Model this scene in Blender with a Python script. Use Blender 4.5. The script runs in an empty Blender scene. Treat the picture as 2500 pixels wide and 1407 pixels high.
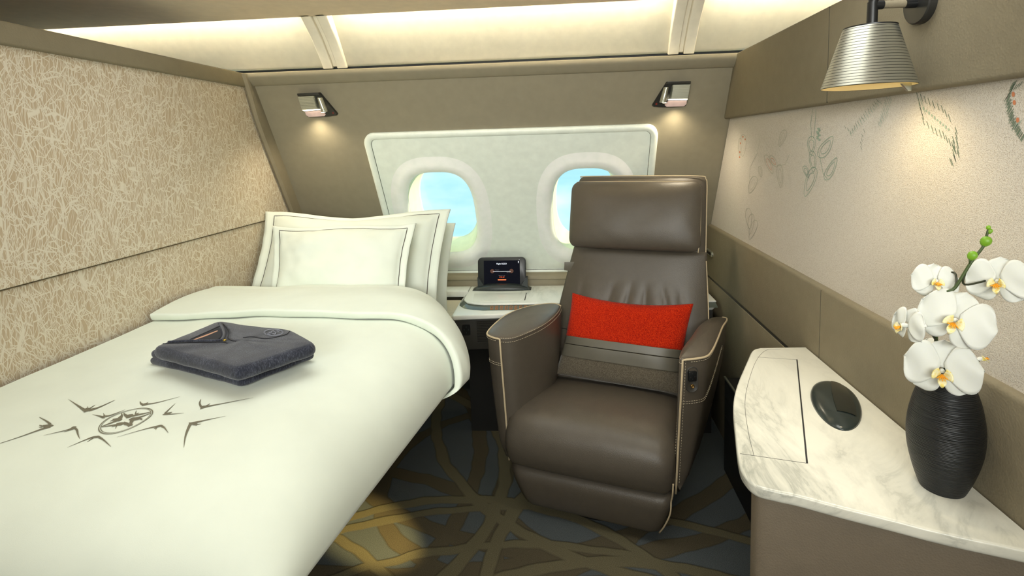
import bpy, bmesh, math, random
from mathutils import Vector, Matrix, noise
random.seed(7)
scn = bpy.context.scene
COL = scn.collection
PI = math.pi
# ------------------------------------------------------------------ camera calibration
FPX, PX0, PY0 = 1300.0, 1277.0, 488.0
Yd = Vector((1370-PX0, 348-PY0, FPX)).normalized()
Xd = -Vector((-16000-PX0, 870-PY0, FPX)); Xd = (Xd-Yd*Xd.dot(Yd)).normalized()
Zd = Yd.cross(Xd)
if Zd.y > 0: Zd = -Zd
CAM = Vector((0, 0, 1.25))
def ray(px, py):
    q = Vector((px-PX0, py-PY0, FPX)); return Vector((Xd.dot(q), Yd.dot(q), Zd.dot(q)))
def on_x(px, py, v): r = ray(px, py); return CAM+r*((v-CAM.x)/r.x)
def on_y(px, py, v): r = ray(px, py); return CAM+r*((v-CAM.y)/r.y)
def on_z(px, py, v): r = ray(px, py); return CAM+r*((v-CAM.z)/r.z)
cam_d = bpy.data.cameras.new('camera'); cam = bpy.data.objects.new('camera', cam_d); COL.objects.link(cam)
cam_d.sensor_width = 36; cam_d.sensor_fit = 'HORIZONTAL'; cam_d.lens = 36*FPX/2500
cam_d.shift_x = (1250-PX0)/2500; cam_d.shift_y = (PY0-703.5)/2500
cam_d.clip_start = .02
right = Vector((Xd.x, Yd.x, Zd.x)); down = Vector((Xd.y, Yd.y, Zd.y)); fwd = Vector((Xd.z, Yd.z, Zd.z))
Rm = Matrix((right, -down, -fwd)).transposed().to_4x4()
cam.matrix_world = Matrix.Translation(CAM) @ Rm
scn.camera = cam
vs = scn.view_settings
vs.view_transform = 'Standard'; vs.look = 'None'; vs.gamma = 1; vs.use_curve_mapping = False; vs.exposure = 0.2

# ------------------------------------------------------------------ node helpers
def S(r, g, b):
    f = lambda c: (c/255/12.92) if c/255 <= .04045 else ((c/255+.055)/1.055)**2.4
    return (f(r), f(g), f(b), 1)
class NT:
    def __init__(s, name):
        s.m = bpy.data.materials.new(name); s.m.use_nodes = True
        s.t = s.m.node_tree; s.n = s.t.nodes; s.b = s.n['Principled BSDF']
        s.tc = s.n.new('ShaderNodeTexCoord')
    def L(s, a, b): s.t.links.new(a, b)
    def inp(s, sock, v):
        if hasattr(v, 'links') or isinstance(v, bpy.types.NodeSocket): s.L(v, sock)
        else: sock.default_value = v
    def math(s, op, a, b=0.0, c=0.0, clamp=False):
        n = s.n.new('ShaderNodeMath'); n.operation = op; n.use_clamp = clamp
        s.inp(n.inputs[0], a); s.inp(n.inputs[1], b); s.inp(n.inputs[2], c); return n.outputs[0]
    def vmath(s, op, a, b=(0, 0, 0)):
        n = s.n.new('ShaderNodeVectorMath'); n.operation = op
        s.inp(n.inputs[0], a); s.inp(n.inputs[1], b)
        return n.outputs['Value'] if op in ('LENGTH', 'DOT_PRODUCT', 'DISTANCE') else n.outputs[0]
    def map(s, vec, scale=(1, 1, 1), rot=(0, 0, 0), loc=(0, 0, 0)):
        n = s.n.new('ShaderNodeMapping'); s.L(vec, n.inputs[0])
        n.inputs[1].default_value = loc; n.inputs[2].default_value = rot; n.inputs[3].default_value = scale; return n.outputs[0]
    def noise(s, vec, scale, detail=3, rough=.5, dist=0):
        n = s.n.new('ShaderNodeTexNoise'); s.L(vec, n.inputs['Vector']); n.inputs['Scale'].default_value = scale
        n.inputs['Detail'].default_value = detail; n.inputs['Roughness'].default_value = rough; n.inputs['Distortion'].default_value = dist
        return n.outputs['Fac']
    def vor(s, vec, scale, feature='F1', rand=1):
        n = s.n.new('ShaderNodeTexVoronoi'); n.feature = feature; s.L(vec, n.inputs['Vector']); n.inputs['Scale'].default_value = scale
        n.inputs['Randomness'].default_value = rand
        return n.outputs['Distance']
    def ramp(s, fac, pts):
        n = s.n.new('ShaderNodeValToRGB'); s.inp(n.inputs[0], fac); e = n.color_ramp.elements
        while len(e) < len(pts): e.new(.5)
        for i, (p, c) in enumerate(pts): e[i].position = p; e[i].color = c if len(c) == 4 else (*c, 1)
        return n.outputs[0]
    def mix(s, fac, a, b):
        n = s.n.new('ShaderNodeMix'); n.data_type = 'RGBA'; s.inp(n.inputs[0], fac); s.inp(n.inputs[6], a); s.inp(n.inputs[7], b); return n.outputs[2]
    def bump(s, h, strength=.3, dist=.001):
        n = s.n.new('ShaderNodeBump'); s.L(h, n.inputs['Height']); n.inputs['Strength'].default_value = strength
        n.inputs['Distance'].default_value = dist; s.L(n.outputs[0], s.b.inputs['Normal']); return n
    def smooth(s, v, a, b):
        n = s.n.new('ShaderNodeMapRange'); n.interpolation_type = 'SMOOTHSTEP'; s.inp(n.inputs[0], v)
        n.inputs[1].default_value = a; n.inputs[2].default_value = b; return n.outputs[0]
def simple(name, col, rough=.5, metal=0, bump=None, emit=None, spec=.5, coat=0, sheen=0, var=0):
    t = NT(name); O = t.tc.outputs['Object']
    t.b.inputs['Roughness'].default_value = rough; t.b.inputs['Metallic'].default_value = metal
    t.b.inputs['Specular IOR Level'].default_value = spec; t.b.inputs['Coat Weight'].default_value = coat
    t.b.inputs['Sheen Weight'].default_value = sheen
    v = t.noise(O, 30, 4)
    k = var or .04
    dark = tuple(c*(1-k) for c in col[:3])+(1,); lite = tuple(min(1, c*(1+k)) for c in col[:3])+(1,)
    t.L(t.ramp(v, [(.3, dark), (.7, lite)]), t.b.inputs['Base Color'])
    if bump:
        sc, st, kind = bump
        h = t.vor(O, sc) if kind == 'leather' else t.noise(O, sc, 3, .6)
        t.bump(h, st, .0012)
    if emit:
        t.b.inputs['Emission Color'].default_value = emit[0]; t.b.inputs['Emission Strength'].default_value = emit[1]
    return t.m
M = {}
M['chair'] = simple('chair_leather', S(84, 77, 67), .42, bump=(420, .22, 'leather'), spec=.45)
M['chair_pad'] = simple('chair_pad_leather', S(86, 78, 68), .36, bump=(420, .2, 'leather'), spec=.5)
M['wall_l'] = simple('taupe_leather', S(136, 127, 106), .6, bump=(260, .3, 'leather'), spec=.25)
M['wall_b'] = simple('taupe_panel', S(146, 138, 117), .65, bump=(500, .1, 'noise'), spec=.2)
M['desk_l'] = simple('desk_leather', S(122, 111, 95), .6, bump=(330, .35, 'leather'), spec=.25)
M['cream'] = simple('cream_plastic', S(238, 230, 208), .55, spec=.3)
M['soffit'] = simple('soffit_plastic', S(234, 216, 190), .6, spec=.25)
M['winpan'] = simple('window_panel_plastic', S(238, 245, 234), .42, spec=.4)
M['bezel'] = simple('window_bezel_plastic', S(250, 253, 247), .35, spec=.5)
M['reveal'] = simple('sun_tinted_reveal', S(240, 242, 205), .6)  # yellowish base colour imitates sunlight on the reveal
M['duvet'] = None
M['piping'] = simple('cream_piping', S(196, 178, 146), .6)
M['thread'] = simple('cream_thread', S(206, 192, 164), .8)
M['dthread'] = simple('charcoal_cord', S(78, 72, 64), .8)
M['black'] = simple('black_plastic', S(24, 25, 26), .35)
M['dark'] = simple('dark_void_panel', S(30, 29, 27), .6)
M['darkgrey'] = simple('dark_grey_plastic', S(62, 60, 55), .5)
M['dock'] = simple('dock_plastic', S(44, 50, 50), .32, bump=(900, .1, 'noise'))
M['gun'] = simple('gunmetal', S(70, 70, 68), .35, .7)
M['alu'] = simple('brushed_aluminium', S(205, 208, 196), .3, .9)
M['groove'] = simple('groove_dark', S(56, 56, 50), .6)
M['beige'] = simple('beige_shell', S(206, 192, 166), .5)
M['glassblack'] = simple('gloss_black', S(22, 28, 27), .08, coat=.6)
M['orange'] = simple('orange_ink', S(214, 120, 40), .6)
M['gold'] = simple('gold_button', S(190, 160, 70), .3, .8)
M['brass'] = simple('brass_jack', S(150, 120, 70), .3, .8)
M['white_em'] = simple('lamp_lens', S(255, 250, 230), .5, emit=(S(255, 244, 214), 3.5))
M['pink'] = simple('diffuser_reflection', S(206, 180, 176), .55, var=.12)  # pink tint imitates a reflection on the diffuser
M['vase'] = None
M['shade_in'] = simple('shade_lining', S(240, 225, 180), .6)
M['bulb'] = simple('bulb_glow', S(255, 240, 200), .5, emit=(S(255, 226, 160), 6))
M['cove'] = simple('cove_led', S(255, 250, 230), .5, emit=(S(255, 244, 218), 74))
M['screen'] = simple('screen_navy', S(3, 5, 16), .6, spec=.08, emit=(S(4, 7, 24), .25))
M['scr_white'] = simple('screen_white', S(230, 235, 240), .4, emit=(S(225, 230, 240), .9))
M['scr_dim'] = simple('screen_dim', S(120, 110, 110), .4, emit=(S(120, 115, 120), .6))
M['scr_orange'] = simple('screen_orange', S(240, 110, 30), .4, emit=(S(240, 100, 40), 1.0))
M['scr_glow'] = simple('screen_glow', S(90, 45, 16), .4, emit=(S(80, 40, 14), .4))
M['strap'] = simple('cushion_band', S(96, 92, 80), .42, bump=(500, .08, 'noise'))
M['petal'] = None

def fabric(name, col, sc=900, st=.15, rough=.85, sheen=.2, var=.03):
    t = NT(name); O = t.tc.outputs['Object']
    w = t.noise(t.map(O, (1, 1, 1)), sc, 2)
    n2 = t.noise(O, 9, 3)
    dark = tuple(c*(1-var) for c in col[:3])+(1,); lite = tuple(min(1, c*(1+var)) for c in col[:3])+(1,)
    t.L(t.ramp(n2, [(.3, dark), (.7, lite)]), t.b.inputs['Base Color'])
    t.b.inputs['Roughness'].default_value = rough; t.b.inputs['Sheen Weight'].default_value = sheen
    t.b.inputs['Specular IOR Level'].default_value = .2
    t.bump(w, st, .0006); return t
M['duvet'] = fabric('white_cotton', S(222, 229, 216)).m
M['sheet'] = fabric('white_pillowcase', S(230, 237, 225)).m
t = fabric('red_wool', S(214, 44, 6), 500, .8, .95, .05, .12)
sp = t.ramp(t.noise(t.tc.outputs['Object'], 420, 3, .7), [(.38, S(126, 16, 2)), (.52, S(184, 34, 4)), (.68, S(212, 66, 18))])
t.L(sp, t.b.inputs['Base Color']); M['red'] = t.m
t = fabric('taupe_suede', S(92, 84, 70), 600, .6, .95, .3, .1)
t.L(t.ramp(t.noise(t.tc.outputs['Object'], 350, 3, .7), [(.4, S(78, 70, 58)), (.62, S(110, 102, 86))]), t.b.inputs['Base Color']); M['suede'] = t.m
# heathered navy jersey
t = fabric('heather_jersey', S(66, 68, 80), 700, .5, .95, .25)
v = t.noise(t.map(t.tc.outputs['Object'], (1, 1, .25), (0, 0, .5)), 420, 4, .75)
v2 = t.noise(t.tc.outputs['Object'], 30, 4, .6)
vv = t.math('ADD', t.math('MULTIPLY', v, .75), t.math('MULTIPLY', v2, .25))
t.L(t.ramp(vv, [(.36, S(30, 32, 42)), (.5, S(46, 49, 60)), (.66, S(84, 87, 100))]), t.b.inputs['Base Color']); M['jersey'] = t.m
M['jersey_in'] = simple('jersey_inside', S(40, 41, 47), .95)
M['seam'] = simple('dark_seam', S(22, 24, 32), .9)
M['taupe_print'] = simple('taupe_print', S(112, 108, 90), .8)
M['grey_print'] = simple('grey_print', S(128, 132, 146), .8)
M['peach'] = simple('peach_tape', S(196, 150, 124), .8)
# marble
def marble(name, base, vein, scale=3.2, rot=.5):
    t = NT(name); O = t.tc.outputs['Object']
    m = t.map(O, (1, .42, 1), (0, 0, rot))
    n1 = t.noise(m, scale*1.6, 8, .62, .9)
    v = t.math('ABSOLUTE', t.math('SUBTRACT', n1, .5))
    v1 = t.ramp(v, [(0, (1, 1, 1)), (.018, (.55,)*3), (.09, (.0,)*3)])
    n2 = t.noise(m, scale*5, 6, .65, .8)
    reg = t.ramp(t.noise(m, scale*.9, 3), [(.42, (0, 0, 0)), (.66, (1, 1, 1))])
    soft = t.math('MULTIPLY', t.ramp(n2, [(.45, (0, 0, 0)), (.75, (1, 1, 1))]), reg)
    f = t.math('ADD', t.math('MULTIPLY', v1, t.math('ADD', .10, t.math('MULTIPLY', reg, .75))), t.math('MULTIPLY', soft, .30), clamp=True)
    t.L(t.mix(f, base, vein), t.b.inputs['Base Color'])
    t.b.inputs['Roughness'].default_value = .22; t.b.inputs['Specular IOR Level'].default_value = .5
    return t.m
M['marble'] = marble('white_marble', S(238, 236, 222), S(140, 143, 134), 3.0, .38)
M['marble2'] = marble('window_marble', S(250, 250, 243), S(212, 216, 208), 3)
# vase: black ribbed
t = NT('black_ribbed_ceramic'); O = t.tc.outputs['Object']
t.b.inputs['Base Color'].default_value = S(15, 18, 21); t.b.inputs['Roughness'].default_value = .42
sx = t.n.new('ShaderNodeSeparateXYZ'); t.L(O, sx.inputs[0])
wv = t.math('SINE', t.math('ADD', t.math('MULTIPLY', sx.outputs[2], 2600), t.math('MULTIPLY', t.noise(t.map(O, (6, 6, 60)), 5, 2), 9)))
t.bump(wv, .6, .0004); M['vase'] = t.m
# woven lined metal shade : brushed alu with dark rings
t = NT('ringed_aluminium'); O = t.tc.outputs['Object']
sx = t.n.new('ShaderNodeSeparateXYZ'); t.L(O, sx.inputs[0])
fr = t.math('FRACT', t.math('MULTIPLY', sx.outputs[2], 1/.0050))
ln = t.math('LESS_THAN', fr, .17)
t.L(t.mix(ln, S(178, 178, 166), S(60, 62, 58)), t.b.inputs['Base Color'])
t.b.inputs['Metallic'].default_value = .85; t.b.inputs['Roughness'].default_value = .3
t.b.inputs['Anisotropic'].default_value = .5
t.bump(t.math('SUBTRACT', 1, ln), .5, .0006); M['ringed'] = t.m
# petals
t = NT('petal_white'); O = t.tc.outputs['Object']
t.b.inputs['Base Color'].default_value = S(216, 218, 211); t.b.inputs['Roughness'].default_value = .5
t.b.inputs['Subsurface Weight'].default_value = .25; t.b.inputs['Subsurface Radius'].default_value = (.004, .004, .003)
t.bump(t.noise(O, 300, 3), .15, .0004); M['petal'] = t.m
t = NT('lip_yellow'); O = t.tc.outputs['Object']
t.L(t.ramp(t.noise(O, 160, 2), [(.36, S(236, 214, 110)), (.5, S(242, 238, 200)), (.66, S(238, 226, 150))]), t.b.inputs['Base Color']); M['lip'] = t.m
M['lip_or'] = simple('lip_orange', S(236, 158, 16), .5)
M['stem'] = simple('stem_green', S(60, 78, 34), .5, var=.15)
M['stem_d'] = simple('stem_dark', S(38, 44, 24), .5)
M['bud'] = simple('bud_green', S(120, 168, 40), .45, var=.15)

# left wall fabric: tangle of thin pale lines
def tangle(name, bg, fg):
    t = NT(name); O = t.tc.outputs['Object']
    sx = t.n.new('ShaderNodeSeparateXYZ'); t.L(O, sx.inputs[0])
    cb = t.n.new('ShaderNodeCombineXYZ'); t.L(sx.outputs[1], cb.inputs[0]); t.L(sx.outputs[2], cb.inputs[1])
    P = cb.outputs[0]
    # gentle warp
    nn = t.n.new('ShaderNodeTexNoise'); t.L(P, nn.inputs['Vector']); nn.inputs['Scale'].default_value = 5; nn.inputs['Detail'].default_value = 2
    W = t.vmath('ADD', P, t.vmath('MULTIPLY', t.vmath('SUBTRACT', nn.outputs['Color'], (.5, .5, .5)), (.07, .07, 0)))
    tot = None
    for k, (rot, sc, ex, w) in enumerate([(.5, 42, .3, .017), (-.6, 40, .28, .017), (1.25, 46, .33, .020), (-1.3, 38, .36, .016), (.05, 34, .4, .013), (.9, 50, .3, .018), (-.25, 48, .3, .018), (1.5, 36, .3, .014)]):
        v = t.vor(t.map(W, (1, ex, 1), (0, 0, rot), (k*3.1, k*1.7, 0)), sc, 'DISTANCE_TO_EDGE')
        l = t.math('SUBTRACT', 1, t.smooth(v, w*.4, w*1.3))
        tot = l if tot is None else t.math('MAXIMUM', tot, l)
    t.L(t.mix(t.math('MULTIPLY', tot, .92), bg, fg), t.b.inputs['Base Color'])
    t.b.inputs['Roughness'].default_value = .7; t.b.inputs['Specular IOR Level'].default_value = .25
    t.bump(tot, .25, .0008); return t.m
M['tangle'] = tangle('tangled_line_wallpaper', S(184, 166, 139), S(219, 212, 194))
# right wallpaper: pebbled suede
t = NT('pebbled_wallpaper'); O = t.tc.outputs['Object']
a = t.vor(O, 520); b2 = t.noise(O, 420, 4, .7)
h = t.math('ADD', a, b2)
t.L(t.ramp(h, [(.5, S(172, 160, 145)), (.85, S(206, 197, 184)), (1, S(216, 209, 198))]), t.b.inputs['Base Color'])
t.b.inputs['Roughness'].default_value = .75; t.b.inputs['Specular IOR Level'].default_value = .25; t.bump(h, .4, .0012); M['pebble'] = t.m
M['mot_g'] = simple('motif_green', S(104, 122, 100), .7)
M['mot_t'] = simple('motif_teal', S(158, 176, 158), .7)
M['mot_tf'] = simple('motif_faint', S(180, 178, 160), .7)
M['mot_o'] = simple('motif_orange', S(206, 130, 90), .7)
# carpet
t = NT('arc_pattern_carpet'); O = t.tc.outputs['Object']
nn = t.n.new('ShaderNodeTexNoise'); t.L(O, nn.inputs['Vector']); nn.inputs['Scale'].default_value = 9; nn.inputs['Detail'].default_value = 1
W = t.vmath('ADD', O, t.vmath('MULTIPLY', t.vmath('SUBTRACT', nn.outputs['Color'], (.5, .5, .5)), (.03, .03, 0)))
sx = t.n.new('ShaderNodeSeparateXYZ'); t.L(W, sx.inputs[0])
cb = t.n.new('ShaderNodeCombineXYZ'); t.L(sx.outputs[0], cb.inputs[0]); t.L(sx.outputs[1], cb.inputs[1]); Pxy = cb.outputs[0]
def arcs(lst):
    tot = None
    for (cx, cy, r, w) in lst:
        d = t.vmath('DISTANCE', Pxy, (cx, cy, 0))
        e = t.math('SUBTRACT', t.math('ABSOLUTE', t.math('SUBTRACT', d, r)), w)
        tot = e if tot is None else t.math('MINIMUM', tot, e)
    return tot
A1 = arcs([(-.35, .95, .80, .020), (.15, .62, .86, .022), (.75, 1.35, 1.00, .024), (-.1, .3, 1.24, .017), (-1.1, 1.85, .86, .024), (-.1, .1, 1.62, .018), (.5, 2.5, 1.12, .022), (-1.2, .7, .96, .018), (-.25, -.4, 1.75, .020), (.9, .5, .62, .02)])
A2 = arcs([(-.9, .9, 1.02, .030), (.9, 1.7, 1.15, .028), (0, 2.6, 1.10, .030), (-.2, 1.9, .50, .026), (.1, 1.1, .30, .024), (-1.6, 1.9, 1.25, .028), (.9, .4, .98, .03), (-.6, 3.1, 1.7, .03)])
gr = t.noise(O, 650, 3, .8); gr2 = t.noise(O, 6, 2)
c0 = t.mix(t.math('GREATER_THAN', A2, 0), S(84, 77, 61), S(82, 87, 88))
c1 = t.mix(t.math('GREATER_THAN', A1, 0), S(100, 94, 73), c0)
A1e = t.math('LESS_THAN', t.math('ABSOLUTE', A1), .0035); A2e = t.math('MULTIPLY', t.math('LESS_THAN', t.math('ABSOLUTE', A2), .003), t.math('GREATER_THAN', A1, 0))
edge = t.math('MAXIMUM', A1e, A2e)
grain = t.ramp(gr, [(.38, (.42,)*3), (.62, (1.5,)*3)])
mul = t.n.new('ShaderNodeMix'); mul.data_type = 'RGBA'; mul.blend_type = 'MULTIPLY'; mul.inputs[0].default_value = 1
t.L(t.mix(t.math('MULTIPLY', edge, .35), c1, S(58, 54, 44)), mul.inputs[6]); t.L(grain, mul.inputs[7])
t.L(mul.outputs[2], t.b.inputs['Base Color']); t.b.inputs['Roughness'].default_value = .95; t.b.inputs['Specular IOR Level'].default_value = .1
hh = t.math('ADD', t.math('MULTIPLY', gr, .35), t.math('SUBTRACT', 1, t.smooth(A1, -.004, .004)))
t.bump(hh, .6, .003); M['carpet'] = t.m
# window glass
t = NT('window_glass'); t.n.remove(t.b)
gl = t.n.new('ShaderNodeBsdfGlossy'); gl.inputs['Roughness'].default_value = .02
tr = t.n.new('ShaderNodeBsdfTransparent'); mx = t.n.new('ShaderNodeMixShader'); mx.inputs[0].default_value = .04
t.L(tr.outputs[0], mx.inputs[1]); t.L(gl.outputs[0], mx.inputs[2]); t.L(mx.outputs[0], t.n['Material Output'].inputs[0]); M['glass'] = t.m
t = NT('slot_glass'); t.b.inputs['Base Color'].default_value = S(96, 104, 96); t.b.inputs['Roughness'].default_value = .1; M['slot'] = t.m

# ------------------------------------------------------------------ object helpers
WM = {}
def empty(name, loc, rz=0, label=None, cat=None, group=None):
    o = bpy.data.objects.new(name, None); COL.objects.link(o)
    o.location = loc; o.rotation_euler = (0, 0, rz); o.empty_display_size = .05
    WM[o.name] = Matrix.Translation(Vector(loc)) @ Matrix.Rotation(rz, 4, 'Z')
    if label: tag(o, label, cat, group)
    return o
def tag(o, label=None, cat=None, group=None, kind=None):
    if label: o['label'] = label
    if cat: o['category'] = cat
    if group: o['group'] = group
    if kind: o['kind'] = kind
    return o
def fin(name, bm, mat, parent=None, smooth=True, local=False, sub=0, solid=0, bevel=0, recalc=True, auto=None):
    """links a bmesh given in world coordinates (or parent's own ones with local=True) as one object"""
    if recalc: bmesh.ops.recalc_face_normals(bm, faces=bm.faces)
    me = bpy.data.meshes.new(name); bm.to_mesh(me); bm.free()
    if parent is not None and not local: me.transform(WM[parent.name].inverted())
    for p in me.polygons: p.use_smooth = smooth
    if not isinstance(mat, (list, tuple)): mat = [mat]
    for m_ in mat: me.materials.append(m_)
    o = bpy.data.objects.new(name, me); COL.objects.link(o)
    if parent is not None: o.parent = parent; WM[o.name] = WM[parent.name]
    else: WM[o.name] = Matrix.Identity(4)
    if solid: md = o.modifiers.new('solid', 'SOLIDIFY'); md.thickness = solid; md.offset = -1
    if bevel:
        md = o.modifiers.new('bevel', 'BEVEL'); md.width = bevel; md.segments = 3; md.limit_method = 'ANGLE'; md.angle_limit = math.radians(35)
    if sub: md = o.modifiers.new('sub', 'SUBSURF'); md.levels = sub; md.render_levels = sub
    if auto:
        a_ = math.radians(auto)
        bm2 = bmesh.new(); bm2.from_mesh(me)
        for e in bm2.edges:
            if len(e.link_faces) == 2 and e.calc_face_angle(0) > a_: e.smooth = False
        bm2.to_mesh(me); bm2.free()
    return o
def struct(name, bm, mat, parent=None, **k):
    o = fin(name, bm, mat, parent, **k)
    if parent is None: o['kind'] = 'structure'
    return o
def NB(): return bmesh.new()
def box(bm, x0, x1, y0, y1, z0, z1, mi=0, M4=None):
    vs_ = [bm.verts.new(Vector(p)) for p in [(x0, y0, z0), (x1, y0, z0), (x1, y1, z0), (x0, y1, z0), (x0, y0, z1), (x1, y0, z1), (x1, y1, z1), (x0, y1, z1)]]
    if M4 is not None:
        for v in vs_: v.co = M4 @ v.co
    for f in [(0, 3, 2, 1), (4, 5, 6, 7), (0, 1, 5, 4), (1, 2, 6, 5), (2, 3, 7, 6), (3, 0, 4, 7)]:
        fc = bm.faces.new([vs_[i] for i in f]); fc.material_index = mi
    return bm
def tube(bm, pts, r, n=8, cap=True, mi=0, closed=False):
    pts = [Vector(p) for p in pts]; N = len(pts)
    rr = r if isinstance(r, (list, tuple)) else [r]*N
    rings = []; prev = None
    for i, p in enumerate(pts):
        if closed: d = pts[(i+1) % N]-pts[i-1]
        else: d = pts[min(i+1, N-1)]-pts[max(i-1, 0)]
        if d.length < 1e-9: d = Vector((0, 0, 1))
        d.normalize()
        if prev is None:
            a = Vector((0, 0, 1)) if abs(d.z) < .9 else Vector((1, 0, 0)); u = d.cross(a).normalized()
        else:
            u = prev-d*prev.dot(d)
            u = u.normalized() if u.length > 1e-6 else d.orthogonal().normalized()
        prev = u; w = d.cross(u)
        rings.append([bm.verts.new(p+(u*math.cos(2*PI*k/n)+w*math.sin(2*PI*k/n))*rr[i]) for k in range(n)])
    rng = range(N if closed else N-1)
    for i in rng:
        A, B = rings[i], rings[(i+1) % N]
        for k in range(n):
            f = bm.faces.new((A[k], A[(k+1) % n], B[(k+1) % n], B[k])); f.material_index = mi
    if cap and not closed:
        bm.faces.new(rings[0][::-1]).material_index = mi; bm.faces.new(rings[-1]).material_index = mi
    return bm
def loft(bm, rings, cap0=True, cap1=True, mi=0, closed=True):
    R = [[bm.verts.new(Vector(p)) for p in r] for r in rings]; n = len(R[0])
    for A, B in zip(R, R[1:]):
        for k in range(n if closed else n-1):
            f = bm.faces.new((A[k], A[(k+1) % n], B[(k+1) % n], B[k])); f.material_index = mi
    if cap0: bm.faces.new(R[0][::-1]).material_index = mi
    if cap1: bm.faces.new(R[-1]).material_index = mi
    return bm
def grid(bm, f, nu, nv, mi=0):
    V = [[bm.verts.new(Vector(f(i/nu, j/nv))) for j in range(nv+1)] for i in range(nu+1)]
    for i in range(nu):
        for j in range(nv):
            fc = bm.faces.new((V[i][j], V[i+1][j], V[i+1][j+1], V[i][j+1])); fc.material_index = mi
    return V
def lathe(bm, prof, c, n=48, axis=None, mi=0):
    rings = []
    for r, z in prof:
        rings.append([Vector((c[0]+r*math.cos(2*PI*k/n), c[1]+r*math.sin(2*PI*k/n), c[2]+z)) for k in range(n)])
    loft(bm, rings, prof[0][0] > 1e-4, prof[-1][0] > 1e-4, mi)
def catmull(P, n=8, closed=False):
    P = [Vector(p) for p in P]; out = []; N = len(P)
    seg = N if closed else N-1
    for i in range(seg):
        p0 = P[(i-1) % N] if closed or i > 0 else P[0]*2-P[1]; p1 = P[i]; p2 = P[(i+1) % N]
        p3 = P[(i+2) % N] if closed or i+2 < N else P[-1]*2-P[-2]
        for k in range(n):
            s = k/n
            out.append(.5*((2*p1)+(-p0+p2)*s+(2*p0-5*p1+4*p2-p3)*s*s+(-p0+3*p1-3*p2+p3)*s**3))
    if not closed: out.append(P[-1])
    return out
def rrect(x0, x1, y0, y1, r, n=6):
    out = []
    for cx, cy, a0 in [(x1-r, y1-r, 0), (x0+r, y1-r, PI/2), (x0+r, y0+r, PI), (x1-r, y0+r, 1.5*PI)]:
        for k in range(n+1): a = a0+PI/2*k/n; out.append((cx+r*math.cos(a), cy+r*math.sin(a)))
    return out
def superel(cx, cy, a, b, n=3., N=64):
    out = []
    for k in range(N):
        t_ = 2*PI*k/N; c, s = math.cos(t_), math.sin(t_)
        out.append((cx+a*math.copysign(abs(c)**(2/n), c), cy+b*math.copysign(abs(s)**(2/n), s)))
    return out
def fill(bm, loops, fn, mi=0):
    """planar polygon with holes"""
    es = []
    for lp in loops:
        vs_ = [bm.verts.new(fn(*p)) for p in lp]
        es += [bm.edges.new((vs_[i], vs_[(i+1) % len(vs_)])) for i in range(len(vs_))]
    r = bmesh.ops.triangle_fill(bm, edges=es, use_beauty=True, use_dissolve=False)
    for g in r['geom']:
        if isinstance(g, bmesh.types.BMFace): g.material_index = mi
def offset_poly(P, d):
    """inset a closed 2d polygon towards its centroid side"""
    N = len(P); A = sum(P[i][0]*P[(i+1) % N][1]-P[(i+1) % N][0]*P[i][1] for i in range(N)); sg = 1 if A > 0 else -1
    out = []
    for i in range(N):
        a = Vector(P[i-1][:2]); b = Vector(P[i][:2]); c = Vector(P[(i+1) % N][:2])
        d1 = (b-a).normalized() if (b-a).length > 1e-9 else Vector((1, 0)); d2 = (c-b).normalized() if (c-b).length > 1e-9 else d1
        n1 = Vector((-d1.y, d1.x)); n2 = Vector((-d2.y, d2.x)); m = n1+n2
        m = m.normalized() if m.length > 1e-6 else n1
        k = min(2.0, 1/max(.3, m.dot(n1)))
        out.append((b.x+m.x*d*sg*k, b.y+m.y*d*sg*k))
    return out
def slab(bm, P, z0, z1, r=.004, n=3, rb=None, mi=0):
    """extruded outline with rounded top and bottom rims"""
    rb = r if rb is None else rb; rings = []
    for k in range(n+1):
        a = PI/2*k/n; Q = offset_poly(P, rb*(1-math.sin(a))) if rb else P
        rings.append([(q[0], q[1], z0+rb*(1-math.cos(a))) for q in Q])
    for k in range(n+1):
        a = PI/2*k/n; Q = offset_poly(P, r*(1-math.cos(a)))
        rings.append([(q[0], q[1], z1-r*(1-math.sin(a))) for q in Q])
    loft(bm, rings, mi=mi)
def dashes(bm, pts, length, gap, r, n=5, off=None):
    P = [Vector(p) for p in pts]; L = [0]
    for a, b in zip(P, P[1:]): L.append(L[-1]+(b-a).length)
    def at(s):
        for i in range(len(P)-1):
            if s <= L[i+1]: f = (s-L[i])/max(1e-9, L[i+1]-L[i]); return P[i].lerp(P[i+1], f)
        return P[-1]
    s = 0
    while s+length < L[-1]:
        tube(bm, [at(s), at(s+length/2), at(s+length)], r, n); s += length+gap

# ------------------------------------------------------------------ the room
XL, XR = -1.224, .66
def wy(z): return 2.06+.56*(1.5-z)          # leaning window wall
SL = math.hypot(1, .56); WN = Vector((0, -1, -.56)).normalized(); WU = Vector((0, -.56, 1)).normalized()
def wp(x, z, d=0): return Vector((x, wy(z), z))+WN*d      # d: distance in front of the wall
def on_wall(px, py, d=0):
    r = ray(px, py); q = (wy(CAM.z)-CAM.y-d*SL)/(r.y+.56*r.z); return CAM+r*q
ZC = .575
# floor
bm = NB(); box(bm, -2.6, 2.0, -1.3, 3.0, -.05, 0); struct('floor', bm, M['carpet'], smooth=False)
# outer cabin shell, closed behind the camera
bm = NB(); box(bm, -2.6, 1.9, -1.35, -1.3, 0, 2.3); struct('wall_front', bm, M['cream'], smooth=False)
bm = NB(); box(bm, -2.65, -2.6, -1.3, 3.0, 0, 2.3); struct('wall_far_left', bm, M['cream'], smooth=False)
bm = NB(); box(bm, 1.9, 1.95, -1.3, 3.0, 0, 2.3); struct('wall_far_right', bm, M['cream'], smooth=False)
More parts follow.
